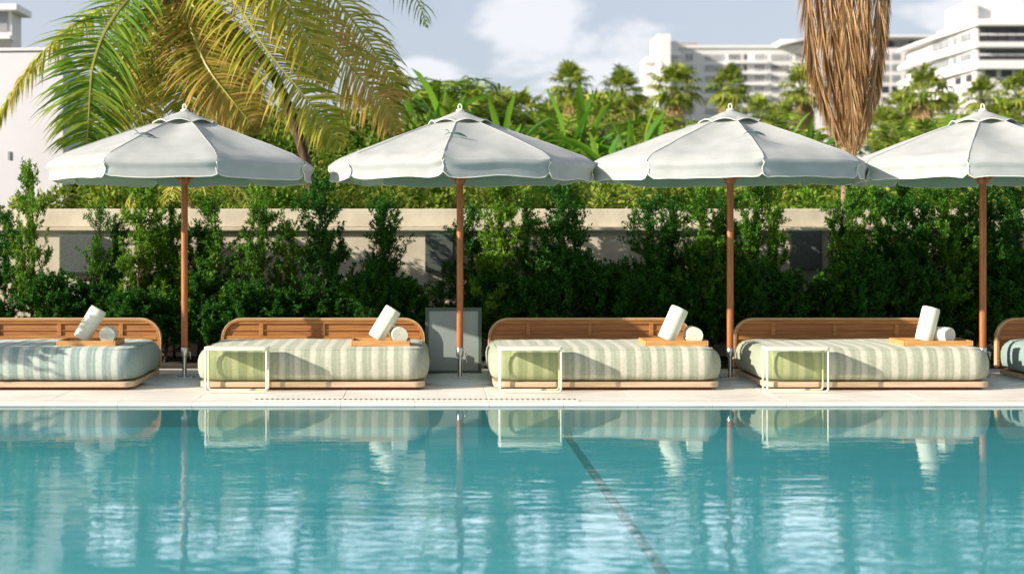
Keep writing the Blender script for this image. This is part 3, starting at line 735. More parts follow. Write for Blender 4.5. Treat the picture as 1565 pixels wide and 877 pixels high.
FR=[ # pixel path, depth offsets, material, leaflet length, seed, droop
 ([(262,-30),(190,-2),(130,28),(80,66),(40,112),(8,160),(-14,205)],(0,.5,.8,.9,.9,.8,.8),'fr_gold',.62,1,1.9,.6,(0,.5,.1)),
 ([(255,-25),(205,-8),(165,40),(143,95),(137,150),(134,205),(130,238)],(0,-.6,-1.0,-1.1,-1.1,-1.0,-.9),'fr_green',.88,2,.75,.35,(1,.1,.1)),
 ([(262,-20),(272,30),(276,80),(279,125),(282,172)],(0,-.3,-.55,-.65,-.6),'fr_gold',.80,3,.6,.6,(1,.1,0)),
 ([(270,-30),(320,-28),(362,8),(402,70),(450,130),(492,180),(522,228)],(0,-.5,-1.0,-1.3,-1.4,-1.4,-1.3),'fr_gold',.80,4,1.0,.6,(.6,.6,.3)),
 ([(275,-35),(360,-40),(440,0),(500,60),(552,120),(590,165),(608,205)],(0,-.2,-.4,-.5,-.5,-.5,-.4),'fr_brown',.80,5,1.25,.8,(.5,.6,.3)),
 ([(275,-45),(380,-70),(470,-40),(530,20),(570,75),(600,125),(612,150)],(0,.3,.6,.7,.7,.7,.7),'fr_gold',.75,6,1.5,.5,(.5,.6,.3)),
 ([(275,-50),(420,-110),(540,-90),(610,-40),(640,5),(652,42)],(0,.7,1.2,1.5,1.5,1.5),'fr_green',.62,7,2.0,.2,(.4,.8,.3)),
 ([(262,-20),(232,40),(214,100),(212,150),(222,200)],(0,.5,.8,.9,.9),'fr_gold',.7,8,1.2,.5,(1,.3,0)),
 ([(268,-20),(310,30),(345,90),(372,150),(392,205)],(0,.4,.8,.9,.9),'fr_brown',.75,9,1.4,.6,(.8,.5,0)),
 ([(268,-20),(300,15),(325,60),(338,110),(345,160)],(0,-.2,-.3,-.2,-.1),'fr_brown',.7,10,1.4,.9,(.8,.4,0)),
 ([(262,-20),(235,25),(190,85),(165,160),(150,225)],(0,-.3,-.7,-.8,-.8),'fr_gold',.78,17,.9,.5,(1,.2,.1)),
 ([(268,-20),(290,40),(315,100),(352,150),(385,190)],(0,-.4,-.9,-1.0,-1.0),'fr_brown',.72,18,.9,.8,(.8,.4,.1)),
 ([(268,-30),(345,-55),(425,-10),(470,60),(500,130)],(0,-.6,-1.0,-1.1,-1.1),'fr_gold',.80,19,1.2,.6,(.6,.6,.2)),
 ([(262,-30),(200,-110),(90,-120),(0,-60),(-60,20)],(0,-.3,-.6,-.6,-.6),'fr_green',.7,11,1.7,.2,None),
 ([(268,-40),(260,-200),(330,-330),(460,-340)],(0,.3,.6,.9),'fr_green',.7,12,1.2,.2,None),
 ([(268,-40),(300,-180),(250,-320),(120,-380)],(0,-.4,-.8,-1.4),'fr_green',.7,13,1.2,.2,None),
 ([(268,-40),(340,-160),(480,-230),(600,-190)],(0,-.5,-1.0,-1.2),'fr_green',.7,14,1.4,.2,None),
]
for pts,dz,mt,L_,sd,dr,dry,sv in FR:
    P3=[loc(P(a,b,PD+o)) for (a,b),o in zip(pts,dz)]
    frond(P3,48 if sd==7 else 135,L_,.018 if sd==7 else .029,sd,droop=dr,matl=mt,parent=t,rr=.024,dryness=dry,sidev=sv,start=.10)
# small leaf palm seen under the left umbrella
t=thing('young_palm','small palm with yellowish fronds seen below the far left umbrella','palm tree',(PX(292,16.4),16.4,0))
mb=MB(); mb.tube([(0,0,0),(.02,0,1.0),(0,0,1.75)],[.05,.045,.04],8); mb.build('trunk','palmbark',t,smooth=True)
for i in range(9):
    a=i*.7+.2; c,s_=math.cos(a),math.sin(a); r=.55+.1*(i%3)
    frond([(0,0,1.75),(c*r*.5,s_*r*.4,2.02),(c*r,s_*r*.8,1.82),(c*r*1.15,s_*r,1.5)],26,.24,.018,60+i,droop=1.2,matl='fr_gold',parent=t,rr=.008,dryness=.3)
# palm with the skirt of dead fronds
DD=17.0
top=P(1296,-150,DD)
t=thing('dead_frond_palm','tall palm with brown dead fronds hanging in a bundle','palm tree',(PX(1300,DD),DD+.25,0))
def loc(v): return Vector(v)-Vector(t.location)
mb=MB(); pp=smooth_path([loc(p) for p in [(PX(1310,DD),DD+.3,-.05),(PX(1306,DD),DD+.3,2),(top.x,DD+.1,top.z)]],20); mb.tube(pp,[.085-.001*i+.004*(i%2) for i in range(21)],12); mb.build('trunk','palmbark',t,smooth=True)
DF=[([(1296,-150),(1290,-60),(1292,20),(1297,100),(1302,170),(1303,238)],-.95,.42,(1,.1,0),8),([(1285,-150),(1278,-60),(1281,20),(1288,100),(1296,170),(1301,236)],-.2,.40,(1,.2,0),9),
    ([(1318,-150),(1318,-60),(1316,20),(1314,100),(1310,170),(1306,236)],-.5,.38,(1,.2,0),10),
    ([(1262,-140),(1236,-60),(1236,20),(1243,90),(1262,160),(1290,225)],-.25,.55,(1,.1,0),1),
    ([(1285,-150),(1268,-50),(1270,30),(1281,100),(1292,170),(1301,232)],-.55,.36,(1,.2,0),2),
    ([(1300,-150),(1300,-60),(1302,20),(1306,100),(1307,170),(1306,236)],-.75,.40,(1,.1,0),3),
    ([(1325,-150),(1338,-60),(1344,20),(1340,100),(1328,170),(1312,228)],-.4,.45,(1,.1,0),4),
    ([(1335,-150),(1352,-70),(1354,10),(1349,70),(1343,130),(1338,160)],.2,.30,(1,.3,0),5),
    ([(1270,-150),(1250,-60),(1255,30),(1268,110),(1285,180),(1298,225)],.15,.45,(1,.3,0),6),
    ([(1310,-150),(1320,-60),(1325,30),(1322,110),(1315,180),(1308,230)],-.1,.45,(1,.3,0),7)]
for pts,o,L_,sv,sd in DF:
    L_*=1.12
    P3=[loc(P(a,b,DD+o*(min(1,i/2.0)))) for i,(a,b) in enumerate(pts)]
    frond(P3,240,L_,.0115,200+sd,droop=.8,matl='fr_dead',rmat='rachis_dry',parent=t,rr=.022,dryness=.4,sidev=sv,start=.02,spread=.34,fwd=1.7,name='dead_frond')
for i in range(9):
    a=i*.72; c,s_=math.cos(a),math.sin(a); b=loc(top)
    frond([b,b+Vector((c*.7,s_*.7,.9)),b+Vector((c*1.6,s_*1.6,.9)),b+Vector((c*2.2,s_*2.2,.1))],60,.5,.03,300+i,droop=1.4,matl='fr_green',parent=t,rr=.02,dryness=.2)

# fan palms beyond the garden
def fan_crown(seed,n=30,Rf=1.0,mi=0):
    rd=random.Random(seed); mb=MB(); sk=MB()
    def fan(mb,c,d,r):
        d=d.normalized(); s=d.cross(Vector((0,0,1)))
        if s.length<.1: s=Vector((1,0,0))
        s.normalize(); up=s.cross(d); k=13
        for j in range(k):
            a=(j/(k-1)-.5)*R(215); dd=(d*math.cos(a)+s*math.sin(a)); l=r*(.75+.25*math.cos(a))*rd.uniform(.85,1.1)
            w=.075*r; sd=dd.cross(up).normalized()
            m_=c+dd*l*.6+up*.03*r; e=c+dd*l+Vector((0,0,-.28*r*rd.uniform(.5,1.3)))
            mb.add([c,m_+sd*w,e,m_-sd*w],[(0,1,2,3)])
    for i in range(n):
        f=i/n; a=i*2.4; el=R(85-125*f+rd.uniform(-8,8)); d=Vector((math.cos(a)*math.cos(el),math.sin(a)*math.cos(el),math.sin(el)))
        L_=Rf*rd.uniform(.42,.62); c=d*L_+Vector((0,0,-.06*f)); mb.tube([Vector((0,0,-.1)),d*L_*.5+Vector((0,0,.04)),c],.014*Rf,3,caps=False)
        fan(mb,c,(d+Vector((0,0,-.35))).normalized(),Rf*rd.uniform(.48,.62))
    for i in range(20):
        a=i*2.1; z=-.35-1.1*rd.random(); d=Vector((math.cos(a)*.5,math.sin(a)*.5,-1)); fan(sk,Vector((math.cos(a)*.14,math.sin(a)*.14,z*.8)),d,Rf*.5)
    return mb,sk
fanv=[]
def make_fan(i,h,label,loc_):
    mb,sk=fan_crown(500+i)
    t=thing('fan_palm',label,'palm tree',loc_,0,'fan palms beyond the garden')
    c=mb.build('crown','fan_green',t); c.location=(0,0,h)
    s=sk.build('dead_skirt','fan_dead',t); s.location=(0,0,h)
    tk=MB(); tk.tube([(0,0,0),(.05,0,h*.5),(0,0,h-.05)],[.16,.13,.12],8); tk.build('trunk','palmbark',t,smooth=True)
    return t
FP=[(870,116,52,1.10,'fan palm with brown skirt left of the white hotel, in open sky'),
    (950,122,50,1.08,'fan palm in open sky, right of the brown skirted one'),
    (1031,118,52,1.22,'fan palm before the bright white stair tower of the hotel'),
    (1115,118,56,1.10,'fan palm before the hotel, right above the third umbrella top'),
    (1226,120,52,1.15,'yellow green fan palm just left of the hanging brown fronds'),
    (1376,150,54,.95,'short fan palm just right of the hanging brown fronds'),
    (1412,124,50,1.2,'fan palm before the gap between the two white buildings'),
    (1500,132,54,1.0,'fan palm before the lower wall of the stepped building'),
    (1556,128,52,1.1,'fan palm at the right edge above the last umbrella'),
    (1160,162,60,1.1,'low fan palm before the hotel between taller palms'),
    (975,158,58,1.1,'low fan palm left of the hotel stair tower'),
    (905,160,60,1.2,'low fan palm below the brown skirted fan palm'),
    (1450,160,60,1.1,'low fan palm beside the corner of the stepped building'),
    (725,150,42,1.0,'small fan palm right above the second umbrella finial'),
    (795,156,44,1.1,'fan palm halfway between second umbrella and skirted fan palm'),
    (842,172,40,.9,'low fan palm just left of the skirted fan palm'),
    (935,165,42,1.0,'low fan palm between the two fan palms in open sky'),
    (1000,178,42,.9,'low fan palm before the lower hotel stair tower'),
    (1195,172,46,1.0,'fan palm between hotel front and third umbrella right slope'),
    (765,160,34,1.0,'large fan palm nearest to the right of the second umbrella finial'),
    (822,184,30,.85,'large low fan palm over the second umbrella right slope'),
    (905,170,33,1.0,'large fan palm in the middle between second and third umbrellas'),
    (968,196,30,.85,'large low fan palm over the third umbrella left slope'),
    (655,150,33,1.0,'large fan palm left of the second umbrella finial'),
    (1350,178,46,.9,'low fan palm touching the right side of the brown fronds'),
    (1530,165,46,.9,'low fan palm above the last umbrella, near the right edge')]
src=None
for i,(px,py,D,sc,lab) in enumerate(FP):
    z=PZ(py,D)
    if i<3: o=make_fan(i,7,lab,(PX(px,D),D,z-7*sc-.5)); o.scale=(sc,sc,sc); fanv.append(o)
    else: o=dup(fanv[i%3],(PX(px,D),D,z-7*sc-.5),i*1.3,lab,sc)
# feather palms in the midground
def feather(seed,h,r,n,label,loc_,mat='leaf_back'):
    t=thing('feather_palm',label,'palm tree',loc_,0,'feather palms behind the wall')
    rd=random.Random(seed)
    tk=MB(); tk.tube([(0,0,0),(.06,0,h*.5),(0,0,h)],[.11,.09,.08],8); tk.build('trunk','palmbark',t,smooth=True)
    mb=MB()
    for i in range(n):
        a=i*2.4; el=R(84-74*(i/n)+rd.uniform(-6,6)); c,s_=math.cos(a),math.sin(a)
        rr=r*rd.uniform(.7,1.2)
        p=[Vector((0,0,h)),Vector((c*rr*.35*math.cos(el)+c*.1,s_*rr*.35*math.cos(el),h+rr*.45*math.sin(el)+.1)),Vector((c*rr*.8*(.4+.6*math.cos(el)),s_*rr*.8*(.4+.6*math.cos(el)),h+rr*.75*math.sin(el))),Vector((c*rr*1.1*(.45+.55*math.cos(el)),s_*rr*1.1*(.45+.55*math.cos(el)),h+rr*(.95*math.sin(el)-.28)))]
        o=frond(p,36,.58*r/1.5,.042,seed*50+i,droop=.45,matl=mat,rmat='rachis',rr=.016,dryness=.25)
        b=len(mb.v); me=o.data
        mb.add([tuple(v.co) for v in me.vertices],[tuple(q.vertices) for q in me.polygons],0); bpy.data.objects.remove(o)
    mb.build('crown',[mat],t); return t
FE=[(668,128,30,1.5,'dark feather palm rising above the second umbrella'),
    (620,200,27,1.3,'feather palm half hidden by golden coconut fronds'),
    (745,158,30,1.4,'feather palm right behind the second umbrella top'),
    (862,185,27,1.4,'feather palm above the gap between second and third umbrella'),
    (985,185,30,1.3,'feather palm just above the third umbrella left slope'),
    (1195,190,30,1.3,'feather palm above the third umbrella right slope'),
    (1250,205,28,1.2,'feather palm behind the left dead frond'),
    (1385,195,30,1.2,'feather palm above the fourth umbrella left slope'),
    (1430,180,34,1.3,'feather palm under the short fan palms at right'),
    (350,165,28,1.5,'feather palm behind the left umbrella right slope'),
    (420,170,30,1.5,'feather palm behind the golden coconut fronds'),
    (520,190,27,1.4,'feather palm between the two left umbrellas'),
    (1545,175,30,1.2,'feather palm above the last umbrella'),
    (1010,200,26,1.2,'low feather palm below the hotel stair tower'),
    (715,140,33,1.5,'feather palm rising right behind the second umbrella finial')]
fev=[]
for i,(px,py,D,r,lab) in enumerate(FE):
    top=PZ(py,D); h=top-r*.75
    if i<3: o=feather(20+i,4.0,r,15,lab,(PX(px,D),D,h-4.0),'leaf_back_dark' if i==0 else 'leaf_back'); fev.append((o,r))
    else:
        s,r0=fev[1+i%2]; sc=r/r0; dup(s,(PX(px,D),D,top-(4.0+r0*.75)*sc),i*1.7,lab,sc)
# banana plants with upright paddle leaves
def paddle(mb,c,d,L_,W,rd):
    s=d.cross(Vector((0,0,1)))
    if s.length<.1: s=Vector((1,0,0))
    s.normalize(); q=c.copy(); dd=d.normalized(); n=9; vs=[]
    tilt=rd.uniform(-.9,.9)
    for j in range(n+1):
        f=j/n; w=W*max(0,(f-.18))**.5*(1-f)**.45*1.5 if f>.18 else .012
        up=s.cross(dd); sd=(s*math.cos(tilt)+up*math.sin(tilt)); 
        j1=rd.uniform(.82,1.1); vs+=[q-sd*w*.5*j1+up*w*.12,q-up*w*.02,q+sd*w*.5*rd.uniform(.82,1.1)+up*w*.12]
        dd=(dd+Vector((0,0,-.075*(1+2*f)))+s*.02*tilt).normalized(); q=q+dd*(L_/n)
    mb.add(vs,[x for j in range(n) for x in ((3*j,3*j+1,3*j+4,3*j+3),(3*j+1,3*j+2,3*j+5,3*j+4))])
def banana(seed,lab,loc_):
    rd=random.Random(seed); t=thing('banana_plant',lab,'banana plant',loc_,0,'banana plants behind the wall')
    mb=MB()
    for st_ in range(4):
        bx,by=rd.uniform(-.7,.7),rd.uniform(-.5,.5); hh=rd.uniform(1.6,2.5)
        for i in range(13):
            a=i*2.4+seed; el=R(rd.uniform(30,84)); d=Vector((math.cos(a)*math.cos(el),math.sin(a)*math.cos(el),math.sin(el)))
            paddle(mb,Vector((bx,by,hh)),d,rd.uniform(1.1,1.9),rd.uniform(.18,.30),rd)
    mb.build('leaves','leaf_banana',t,smooth=True)
    tk=MB(); tk.tube([(0,0,0),(.03,0,1.2),(0,0,2.2)],[.14,.11,.07],8); tk.build('stalk','panel_frame',t,smooth=True)
    return t
BN=[(742,176,25,'banana plant right of the second umbrella finial'),(792,196,24,'banana plant above the second umbrella right slope'),(846,190,25,'banana plant below the brown skirted fan palm, left side'),
    (893,176,26,'banana plant below and right of the brown skirted fan palm'),(938,194,24,'banana plant above the notch between second and third umbrellas'),(985,176,26,'banana plant left of the hotel stair tower, low down'),
    (1185,192,27,'banana plant above the third umbrella right slope'),(1232,206,26,'banana plant touching the left side of the brown fronds'),(1395,200,27,'banana plant above the last umbrella left slope'),
    (640,172,25,'banana plant left of the second umbrella finial'),(352,205,24,'banana plant behind the far left umbrella right slope'),(1445,190,28,'banana plant below the low fan palm by the stepped building')]
bnv=[]
for i,(px,py,D,lab) in enumerate(BN):
    z=PZ(py-16,D)-3.6
    if i<2: bnv.append(banana(31+i*5,lab,(PX(px,D),D,z)))
    else: dup(bnv[i%2],(PX(px,D),D,z),i*1.9,lab,.85+.05*(i%5))
# broad leaved trees / bushes behind the wall
def bush_mesh(seed,rx,rz,nc,nl,ls):
    rd=random.Random(seed); mb=MB()
    cl=[]
    for i in range(nc):
        v=rv(rd); f=rd.random()**.4; cl.append((Vector((v.x*rx*f,v.y*rx*.8*f,v.z*rz*f)),rd.uniform(.16,.34)*rx))
    for i in range(nl):
        c,r=cl[i%nc]; v=rv(rd); p=c+v*r*rd.random()**.35
        leaf(mb,p,(v+rv(rd)*.8+Vector((0,0,.2))),v+Vector((0,0,1)),ls*rd.uniform(.7,1.4),ls*.55)
    return mb
def make_tree(seed,kind,h,rx,rz,nc,nl,ls,mat,label,loc_,group):
    t=thing(kind,label,'tree' if 'tree' in kind else 'bush',loc_,0,group)
    b=bush_mesh(seed,rx,rz,nc,nl,ls).build('crown' if 'tree' in kind else 'foliage',mat,t); b.location=(0,0,h)
    tk=MB(); tk.tube([(0,0,0),(.05,.02,h*.6),(0,0,h)],[.09*rx,.07*rx,.04*rx],7)
    for k in range(5):
        a=k*1.3; tk.tube([(0,0,h*.6),(rx*.4*math.cos(a),rx*.3*math.sin(a),h+rz*.2)],[.04*rx,.015*rx],5)
    tk.build('trunk','bark',t,smooth=True); return t
places=['at the far left edge','behind the left umbrella','behind the far left umbrella pole','right of the far left umbrella pole','under the right rim of the left umbrella','between the two left umbrellas','left of the second umbrella','behind the second umbrella pole','under the middle of the second umbrella','under the right rim of the second umbrella','in the notch between second and third umbrella','under the left rim of the third umbrella','left of the third pole','behind the third umbrella pole','right of the third pole','under the right rim of the third umbrella','below the hanging brown fronds','under the left rim of the last umbrella','left of the last pole','behind the last umbrella pole','at the right edge']
bv=[]
for i,pl in enumerate(places):
    px=110+i*73; D=17.6+(i%4)*.9; ty=[272,262,284,268,280,258,274][i%7]; z=PZ(ty,D); rz=.55+.1*(i%3)
    lab='bright garden bush above the wall top, '+pl
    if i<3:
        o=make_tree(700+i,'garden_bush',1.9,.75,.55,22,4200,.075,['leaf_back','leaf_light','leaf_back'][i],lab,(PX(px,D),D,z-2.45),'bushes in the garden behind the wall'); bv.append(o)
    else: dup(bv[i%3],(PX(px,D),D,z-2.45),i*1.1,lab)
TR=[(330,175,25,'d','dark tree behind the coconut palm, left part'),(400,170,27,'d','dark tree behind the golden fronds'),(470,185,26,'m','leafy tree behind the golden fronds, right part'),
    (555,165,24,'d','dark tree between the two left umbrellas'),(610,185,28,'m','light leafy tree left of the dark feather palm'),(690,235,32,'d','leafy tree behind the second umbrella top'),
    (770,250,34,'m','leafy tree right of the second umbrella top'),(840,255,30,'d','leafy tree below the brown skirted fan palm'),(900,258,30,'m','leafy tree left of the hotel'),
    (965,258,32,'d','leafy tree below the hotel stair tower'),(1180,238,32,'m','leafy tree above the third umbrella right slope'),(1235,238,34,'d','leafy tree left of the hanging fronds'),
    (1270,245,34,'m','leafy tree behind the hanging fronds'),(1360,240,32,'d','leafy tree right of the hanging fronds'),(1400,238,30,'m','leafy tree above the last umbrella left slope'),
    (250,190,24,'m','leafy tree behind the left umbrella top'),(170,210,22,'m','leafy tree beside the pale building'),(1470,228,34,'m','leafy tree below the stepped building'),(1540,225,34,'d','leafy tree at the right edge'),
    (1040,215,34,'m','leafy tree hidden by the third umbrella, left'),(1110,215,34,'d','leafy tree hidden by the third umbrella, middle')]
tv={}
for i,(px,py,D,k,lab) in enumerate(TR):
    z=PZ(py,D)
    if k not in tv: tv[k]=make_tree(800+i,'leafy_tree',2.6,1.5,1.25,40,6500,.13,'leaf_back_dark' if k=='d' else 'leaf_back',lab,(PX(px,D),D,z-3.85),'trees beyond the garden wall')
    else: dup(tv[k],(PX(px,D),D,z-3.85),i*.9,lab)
# bright low mass below the trees
g=None
for i in range(18):
    px=300+i*75; D=22+(i%3)*1.2; z=PZ([250,238,262,245][i%4],D)
    lab='round sunlit bush between garden trees, '+['seen left of the first umbrella pole','right of the first umbrella pole','below the coconut palm','between the left umbrellas','left of the second umbrella rim','left of the second umbrella pole','beside the second umbrella pole','right of the second pole','under the second umbrella right rim','in the notch of second and third umbrellas','below the third umbrella left rim','left of the third pole','right of the third umbrella pole','under the third umbrella right rim','below the hanging fronds','under the last umbrella left rim','left of the last umbrella pole','beside the last umbrella pole'][i]
    if g is None: g=make_tree(901,'round_bush',1.6,1.1,.9,26,4500,.10,'leaf_back',lab,(PX(px,D),D,z-2.5),'round bushes among the garden trees')
    else: dup(g,(PX(px,D),D,z-2.5),i*1.4,lab)

# ------------------------------------------------------------------ buildings
# pale building at the left
D=20
t=thing('pale_building','smooth pale plastered building at the far left','building',(PX(98,D),D,0),R(-5))
fp=[(-7,0),(0,0),(-1.9,7),(-9,7)]
mb=MB(); mb.loops([[(a,b,-.1) for a,b in fp],[(a,b,PZ(78,D)) for a,b in fp]]); mb.build('wall','white_plaster',t,bevel=.02)
fp=[(-7.03,-.03),(.02,-.03),(-1.89,7.03),(-9.03,7.03)]
mb=MB(); mb.loops([[(a,b,PZ(78,D)) for a,b in fp],[(a,b,PZ(78,D)+.05) for a,b in fp]]); mb.build('coping','white_plaster',t,bevel=.01)
mb=MB(); mb.box(-.83,-.79,-.02,-.002,2.45,2.57); mb.build('wall_socket','panel_sheet',t,bevel=.003)
D=34
t=thing('balcony_block','grey white block with a balcony peeping above the pale building','building',(PX(18,D),D,0))
z1=PZ(12,D)
mb=MB(); mb.box(-6,0,0,.8,-.1,z1-.1); mb.build('wall','far_white',t)
mb=MB(); mb.box(-6.2,.2,-.3,1.0,z1-.1,z1+.05); mb.build('roof','far_trim',t)
mb=MB(); mb.box(-.9,-.1,-.03,-.003,PZ(48,D),PZ(18,D)); mb.build('window','far_glass',t)
mb=MB(); mb.box(-3,.1,-.5,-.05,PZ(64,D),PZ(58,D)); mb.build('balcony','far_trim',t)

# white hotel
HD=380; k=HD/FPX
def hx(px): return PX(px,HD)
t=thing('hotel','long white hotel with rows of windows and a bright stair tower','building',(hx(1035),HD,0))
ox=hx(1035)
def hb(name,mat,px0,px1,py0,py1,y0,y1,parent=None,bev=0):
    mb=MB(); mb.box(hx(px0)-ox,hx(px1)-ox,y0,y1,PZ(py1,HD) if py1 is not None else -.5,PZ(py0,HD)); return mb.build(name,mat,parent or t,bevel=bev)
w_=hb('wall','far_white',1033,1236,74,None,0,18)
hb('parapet','far_trim',1032,1237,70,74,-.5,18.5)
hb('stair_tower','far_trim',998,1015,60,None,-10,4)
hb('tower_flank','far_white',1015,1033,66,None,-4,10)
hb('roof_room','far_roof',1031,1068,64,70,2,10)
for i in range(9):
    y=92+i*16.6
    hb('balcony','far_trim',984,998,y,y+6,-6,4); hb('balcony','far_trim',1014,1033,y-8,y-2,-7,-4)
hb('side_wing','far_white',986,998,92,None,0,8)
cols=[(1047,1059,'far_glass'),(1077,1104,'far_glass'),(1113,1131,'far_glass'),(1137,1141,'far_dark'),(1153,1168,'far_glass'),(1178,1206,'far_glass'),(1215,1229,'far_glass')]
for r in range(8):
    y=83.5+r*16.6
    for a,b,mt in cols:
        o=hb('window','far_dark' if (mt=='far_glass' and (r*5+a)%7==0) else mt,a,b,y,y+9,-.12,.4)
        if b-a>10:
            nn=int((b-a)/4.5); mb=MB()
            for q in range(nn+1):
                xx=hx(a+(b-a)*q/nn)-ox; mb.box(xx-.08,xx+.08,-.25,-.13,PZ(y+9,HD),PZ(y,HD))
            mb.build('mullion','far_trim',o)
    hb('floor_band','far_trim',1110,1172,y+10,y+14.5,-1.6,-.01)
# right wing of the hotel, with penthouse and raking roof
w2=hb('wing','far_white',1237,1432,76,None,-3,18)
hb('penthouse','far_white',1196,1440,60,73.5,1,14)
mb=MB(); zz=[(1186,73),(1240,60),(1300,57)]
vs=[]
for (a,b) in zz: vs+=[(hx(a)-ox,-4,PZ(b,HD)),(hx(a)-ox,16,PZ(b,HD)),(hx(a)-ox,-4,PZ(b-2.2,HD)),(hx(a)-ox,16,PZ(b-2.2,HD))]
mb.add(vs,[(0,4,6,2),(4,8,10,6),(1,3,7,5),(5,7,11,9),(2,6,7,3),(6,10,11,7),(0,1,5,4),(4,5,9,8),(0,2,3,1),(8,9,11,10)]); mb.build('raking_roof','far_trim',t)
hb('roof_slab','far_trim',1300,1446,57,60,-4,16)
for a in range(1336,1436,11): hb('window','far_dark',a,a+9,62,73,-.9,.9) if 0 else hb('window','far_glass' if (a//11)%3 else 'far_dark',a,a+9,62.5,72.5,.6,.98)
for r in range(7):
    y=84+r*16.6
    for a,b in ((1252,1270),(1282,1294),(1342,1352),(1357,1369),(1377,1384),(1394,1402),(1410,1424)):
        hb('window','far_dark' if (r+a)%5==0 else 'far_glass',a,b,y,y+10,-3.15,-2.6)

# stepped building at right
SD=220
ox=PX(1492,SD)
t=thing('stepped_building','white stepped building with dark window bands and a roof tower','building',(ox,SD,0))
def X2(px): return PX(px,SD)-ox
def Z2(py): return PZ(py,SD)
pL=Vector((PX(1420,239)-ox,19)) # far end of left wing
def wedge(name,mat,out,z0,z1,parent=None,right=None,yb=30):
    # plan: front face to the right, wing receding to the left, pushed outward by out
    r=X2(1640) if right is None else right
    d=pL.normalized(); nrm=Vector((-d.y,d.x)); 
    if nrm.y>0: nrm=-nrm
    c=Vector((-out*.25,-out)); e=pL+d*out+nrm*out
    pts=[(r,-out),(c.x,c.y),(e.x,e.y),(e.x,yb),(r,yb)][::-1]
    mb=MB(); mb.loops([[(a,b,z0) for a,b in pts],[(a,b,z1) for a,b in pts]]); return mb.build(name,mat,parent or t)
wedge('wall','far_white',0,-.5,Z2(42))
wedge('eave','far_trim',1.6,Z2(41),Z2(37))
wedge('balcony','far_trim',1.6,Z2(74),Z2(66.5))
wedge('balcony','far_trim',1.6,Z2(107),Z2(94))
mb=MB(); mb.box(X2(1489),X2(1640),1.0,16,Z2(37),Z2(28)); mb.build('attic','far_trim',t)
mb=MB(); mb.box(X2(1503),X2(1640),3.0,16,Z2(28),Z2(-8)); mb.build('roof_tower','far_trim',t)
mb=MB(); mb.box(X2(1489),X2(1502.5),2,9,Z2(28),Z2(2)); mb.build('roof_tower','far_white',t)
for (y0,y1) in ((43,64),(76,93)):
    for a in range(1496,1580,14):
        mb=MB(); mb.box(X2(a),X2(a+13),-.3,.2,Z2(y1),Z2(y0)); o=mb.build('window','far_dark',t)
        mb=MB(); mb.box(X2(a),X2(a+13),-.42,-.31,Z2((y0+y1)/2+1.3),Z2((y0+y1)/2-1.3)); mb.build('blind','far_trim',o)
d=pL.normalized()
def wingwin(f0,f1,y0,y1,mat='far_dark'):
    a=pL*f0; b=pL*f1; nrm=Vector((-d.y,d.x)); nrm=-nrm if nrm.y>0 else nrm
    mb=MB(); q=[a+nrm*.25,b+nrm*.25,b-nrm*.2,a-nrm*.2]
    mb.loops([[(p.x,p.y,Z2(y1)) for p in q],[(p.x,p.y,Z2(y0)) for p in q]]); mb.build('window',mat,t)
for f0,f1 in ((.1,.3),(.38,.46),(.55,.9)):
    wingwin(f0,f1,47,58,'far_glass'); wingwin(f0,f1,79,88,'far_glass')
for f0 in (.08,.3,.6): wingwin(f0,f0+.1,112,122,'far_dark')
for a in (1506,1530,1552):
    mb=MB(); mb.box(X2(a),X2(a+16),-.2,.2,Z2(118),Z2(108)); o=mb.build('window','far_dark',t)
# low white house glimpsed among palms
t=thing('white_house','low bright white house half hidden by palms left of the hotel','building',(PX(1000,120),120,0))
mb=MB(); mb.box(PX(990,120)-PX(1000,120),PX(1120,120)-PX(1000,120),0,10,-.1,PZ(196,120)); mb.build('wall','far_trim',t)
mb=MB(); mb.box(-1.0,8,-.4,10.4,PZ(196,120),PZ(193,120)); mb.build('roof','far_trim',t)

# ------------------------------------------------------------------ sun, sky, camera
el=R(21.5); azx,azy=-.93,-.37
n_=math.hypot(azx,azy); azx/=n_; azy/=n_
sd=Vector((azx*math.cos(el),azy*math.cos(el),math.sin(el)))
sl=bpy.data.lights.new('sun','SUN'); sl.energy=4.6; sl.angle=R(.5); sl.color=(1,.92,.81)
so=bpy.data.objects.new('sun',sl); C.objects.link(so); so.rotation_euler=sd.to_track_quat('Z','Y').to_euler(); so.location=(-20,-10,20)
w=bpy.data.worlds.new('World'); S.world=w; w.use_nodes=True; t=w.node_tree; t.nodes.clear(); L=t.links.new
o=N(t,'ShaderNodeOutputWorld'); bg=N(t,'ShaderNodeBackground'); bg.inputs[1].default_value=.08; L(bg.outputs[0],o.inputs[0])
sk=N(t,'ShaderNodeTexSky'); sk.sky_type='NISHITA'; sk.sun_disc=False; sk.sun_elevation=el; sk.sun_rotation=math.atan2(azx,azy)%(2*PI); sk.air_density=1.0; sk.dust_density=1.5; sk.ozone_density=1.5
tc=N(t,'ShaderNodeTexCoord'); sp=N(t,'ShaderNodeSeparateXYZ'); L(tc.outputs['Generated'],sp.inputs[0])
mp=N(t,'ShaderNodeMapping'); mp.inputs['Scale'].default_value=(1,1,2.2); mp.inputs['Location'].default_value=(.3,.1,.2); L(tc.outputs['Generated'],mp.inputs[0])
nz=N(t,'ShaderNodeTexNoise',Scale=9,Detail=9,Roughness=.58,Distortion=.2); L(mp.outputs[0],nz.inputs[0])
nz2=N(t,'ShaderNodeTexNoise',Scale=3.2,Detail=6,Roughness=.5); L(mp.outputs[0],nz2.inputs[0])
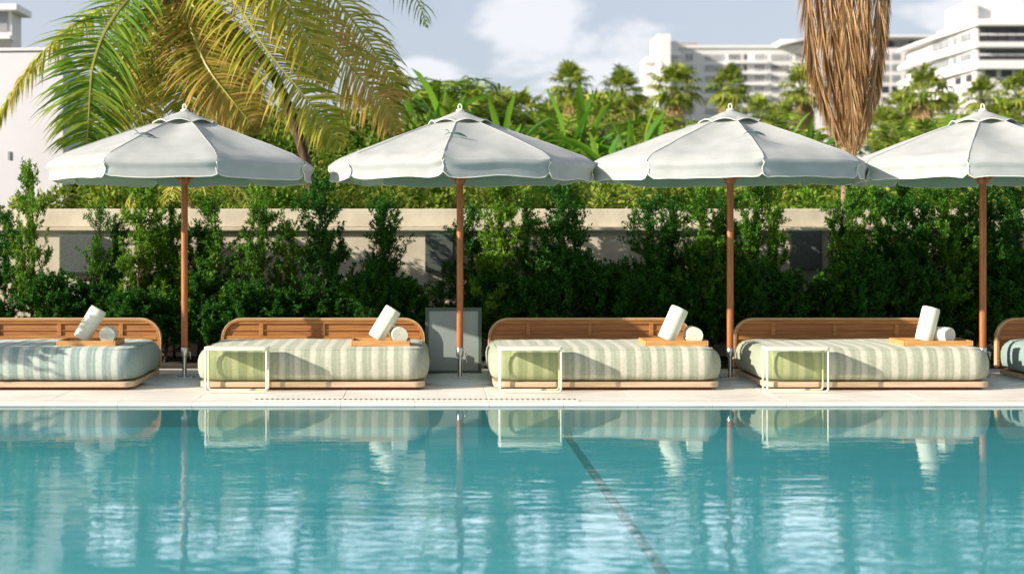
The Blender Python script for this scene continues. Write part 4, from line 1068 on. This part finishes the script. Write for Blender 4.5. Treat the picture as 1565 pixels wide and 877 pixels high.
def blob(dx,dz,rx,rz):
    """a bank of cloud around one compass direction"""
    v=Vector((dx,1,dz)).normalized()
    a=N(t,'ShaderNodeVectorMath',operation='SUBTRACT'); L(tc.outputs['Generated'],a.inputs[0]); a.inputs[1].default_value=v
    b=N(t,'ShaderNodeVectorMath',operation='MULTIPLY'); L(a.outputs[0],b.inputs[0]); b.inputs[1].default_value=(1/rx,.5/rx,1/rz)
    c=N(t,'ShaderNodeVectorMath',operation='LENGTH'); L(b.outputs[0],c.inputs[0])
    d=N(t,'ShaderNodeMath',operation='SUBTRACT'); d.inputs[0].default_value=1.0; L(c.outputs['Value'],d.inputs[1]); return d.outputs[0]
bl=[blob(.075,.165,.045,.055),blob(.14,.10,.07,.05),blob(.0,.115,.035,.02),blob(.40,.16,.05,.015),blob(-.3,.25,.1,.06),blob(.3,.33,.12,.05)]
cur=bl[0]
for q in bl[1:]:
    mm=N(t,'ShaderNodeMath',operation='MAXIMUM'); L(cur,mm.inputs[0]); L(q,mm.inputs[1]); cur=mm.outputs[0]
ad=N(t,'ShaderNodeMath',operation='MULTIPLY_ADD'); L(nz.outputs[0],ad.inputs[0]); ad.inputs[1].default_value=3.2; L(cur,ad.inputs[2])
mr=N(t,'ShaderNodeMapRange'); mr.interpolation_type='SMOOTHSTEP'; L(ad.outputs[0],mr.inputs[0]); mr.inputs[1].default_value=1.75; mr.inputs[2].default_value=2.25
# thin veil everywhere
rv_=ramp(t,[(.35,.50),(.7,.85)]); L(nz2.outputs[0],rv_.inputs[0])
m0=N(t,'ShaderNodeMix'); m0.data_type='RGBA'; L(rv_.outputs[0],m0.inputs[0]); L(sk.outputs[0],m0.inputs[6]); m0.inputs[7].default_value=(4.5,4.75,5.45,1)
m1=N(t,'ShaderNodeMix'); m1.data_type='RGBA'; L(mr.outputs[0],m1.inputs[0]); L(m0.outputs[2],m1.inputs[6]); m1.inputs[7].default_value=(6.0,6.15,6.5,1)
L(m1.outputs[2],bg.inputs[0])
# unseen bright cloud bank above the view, added to brighten the pool reflections
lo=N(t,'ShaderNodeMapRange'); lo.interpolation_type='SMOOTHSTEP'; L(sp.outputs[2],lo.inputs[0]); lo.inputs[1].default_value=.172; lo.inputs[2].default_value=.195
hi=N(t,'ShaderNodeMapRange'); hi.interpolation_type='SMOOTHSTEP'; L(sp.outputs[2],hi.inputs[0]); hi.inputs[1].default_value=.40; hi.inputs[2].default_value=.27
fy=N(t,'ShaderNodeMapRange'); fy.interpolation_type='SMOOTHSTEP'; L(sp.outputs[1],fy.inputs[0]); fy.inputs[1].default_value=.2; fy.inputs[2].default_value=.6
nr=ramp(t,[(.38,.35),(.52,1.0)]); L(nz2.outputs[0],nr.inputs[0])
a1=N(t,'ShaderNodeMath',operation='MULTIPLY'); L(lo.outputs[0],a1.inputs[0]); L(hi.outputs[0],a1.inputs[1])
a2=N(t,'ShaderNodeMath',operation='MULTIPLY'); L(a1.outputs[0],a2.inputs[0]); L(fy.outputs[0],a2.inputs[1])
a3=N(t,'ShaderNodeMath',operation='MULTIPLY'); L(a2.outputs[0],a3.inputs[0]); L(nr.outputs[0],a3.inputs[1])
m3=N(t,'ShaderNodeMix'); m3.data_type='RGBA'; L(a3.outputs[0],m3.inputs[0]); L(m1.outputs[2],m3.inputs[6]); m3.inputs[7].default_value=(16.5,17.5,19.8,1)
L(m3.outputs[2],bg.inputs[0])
cam=bpy.data.cameras.new('camera'); co=bpy.data.objects.new('camera',cam); C.objects.link(co); S.camera=co
co.location=(0,0,CZ); co.rotation_euler=(R(90),0,0); cam.sensor_width=36; cam.lens=FPX/1565*36
cam.shift_x=(782.5-650)/1565; cam.shift_y=-(438.5-360)/1565; cam.clip_end=4000; cam.clip_start=.1
cam.dof.use_dof=True; cam.dof.focus_distance=12.6; cam.dof.aperture_fstop=1.5
vs_=S.view_settings; S.display_settings.display_device='sRGB'; vs_.view_transform='Standard'; vs_.look='None'; vs_.gamma=1; vs_.exposure=.90
S.cycles.transparent_max_bounces=12; S.cycles.max_bounces=6
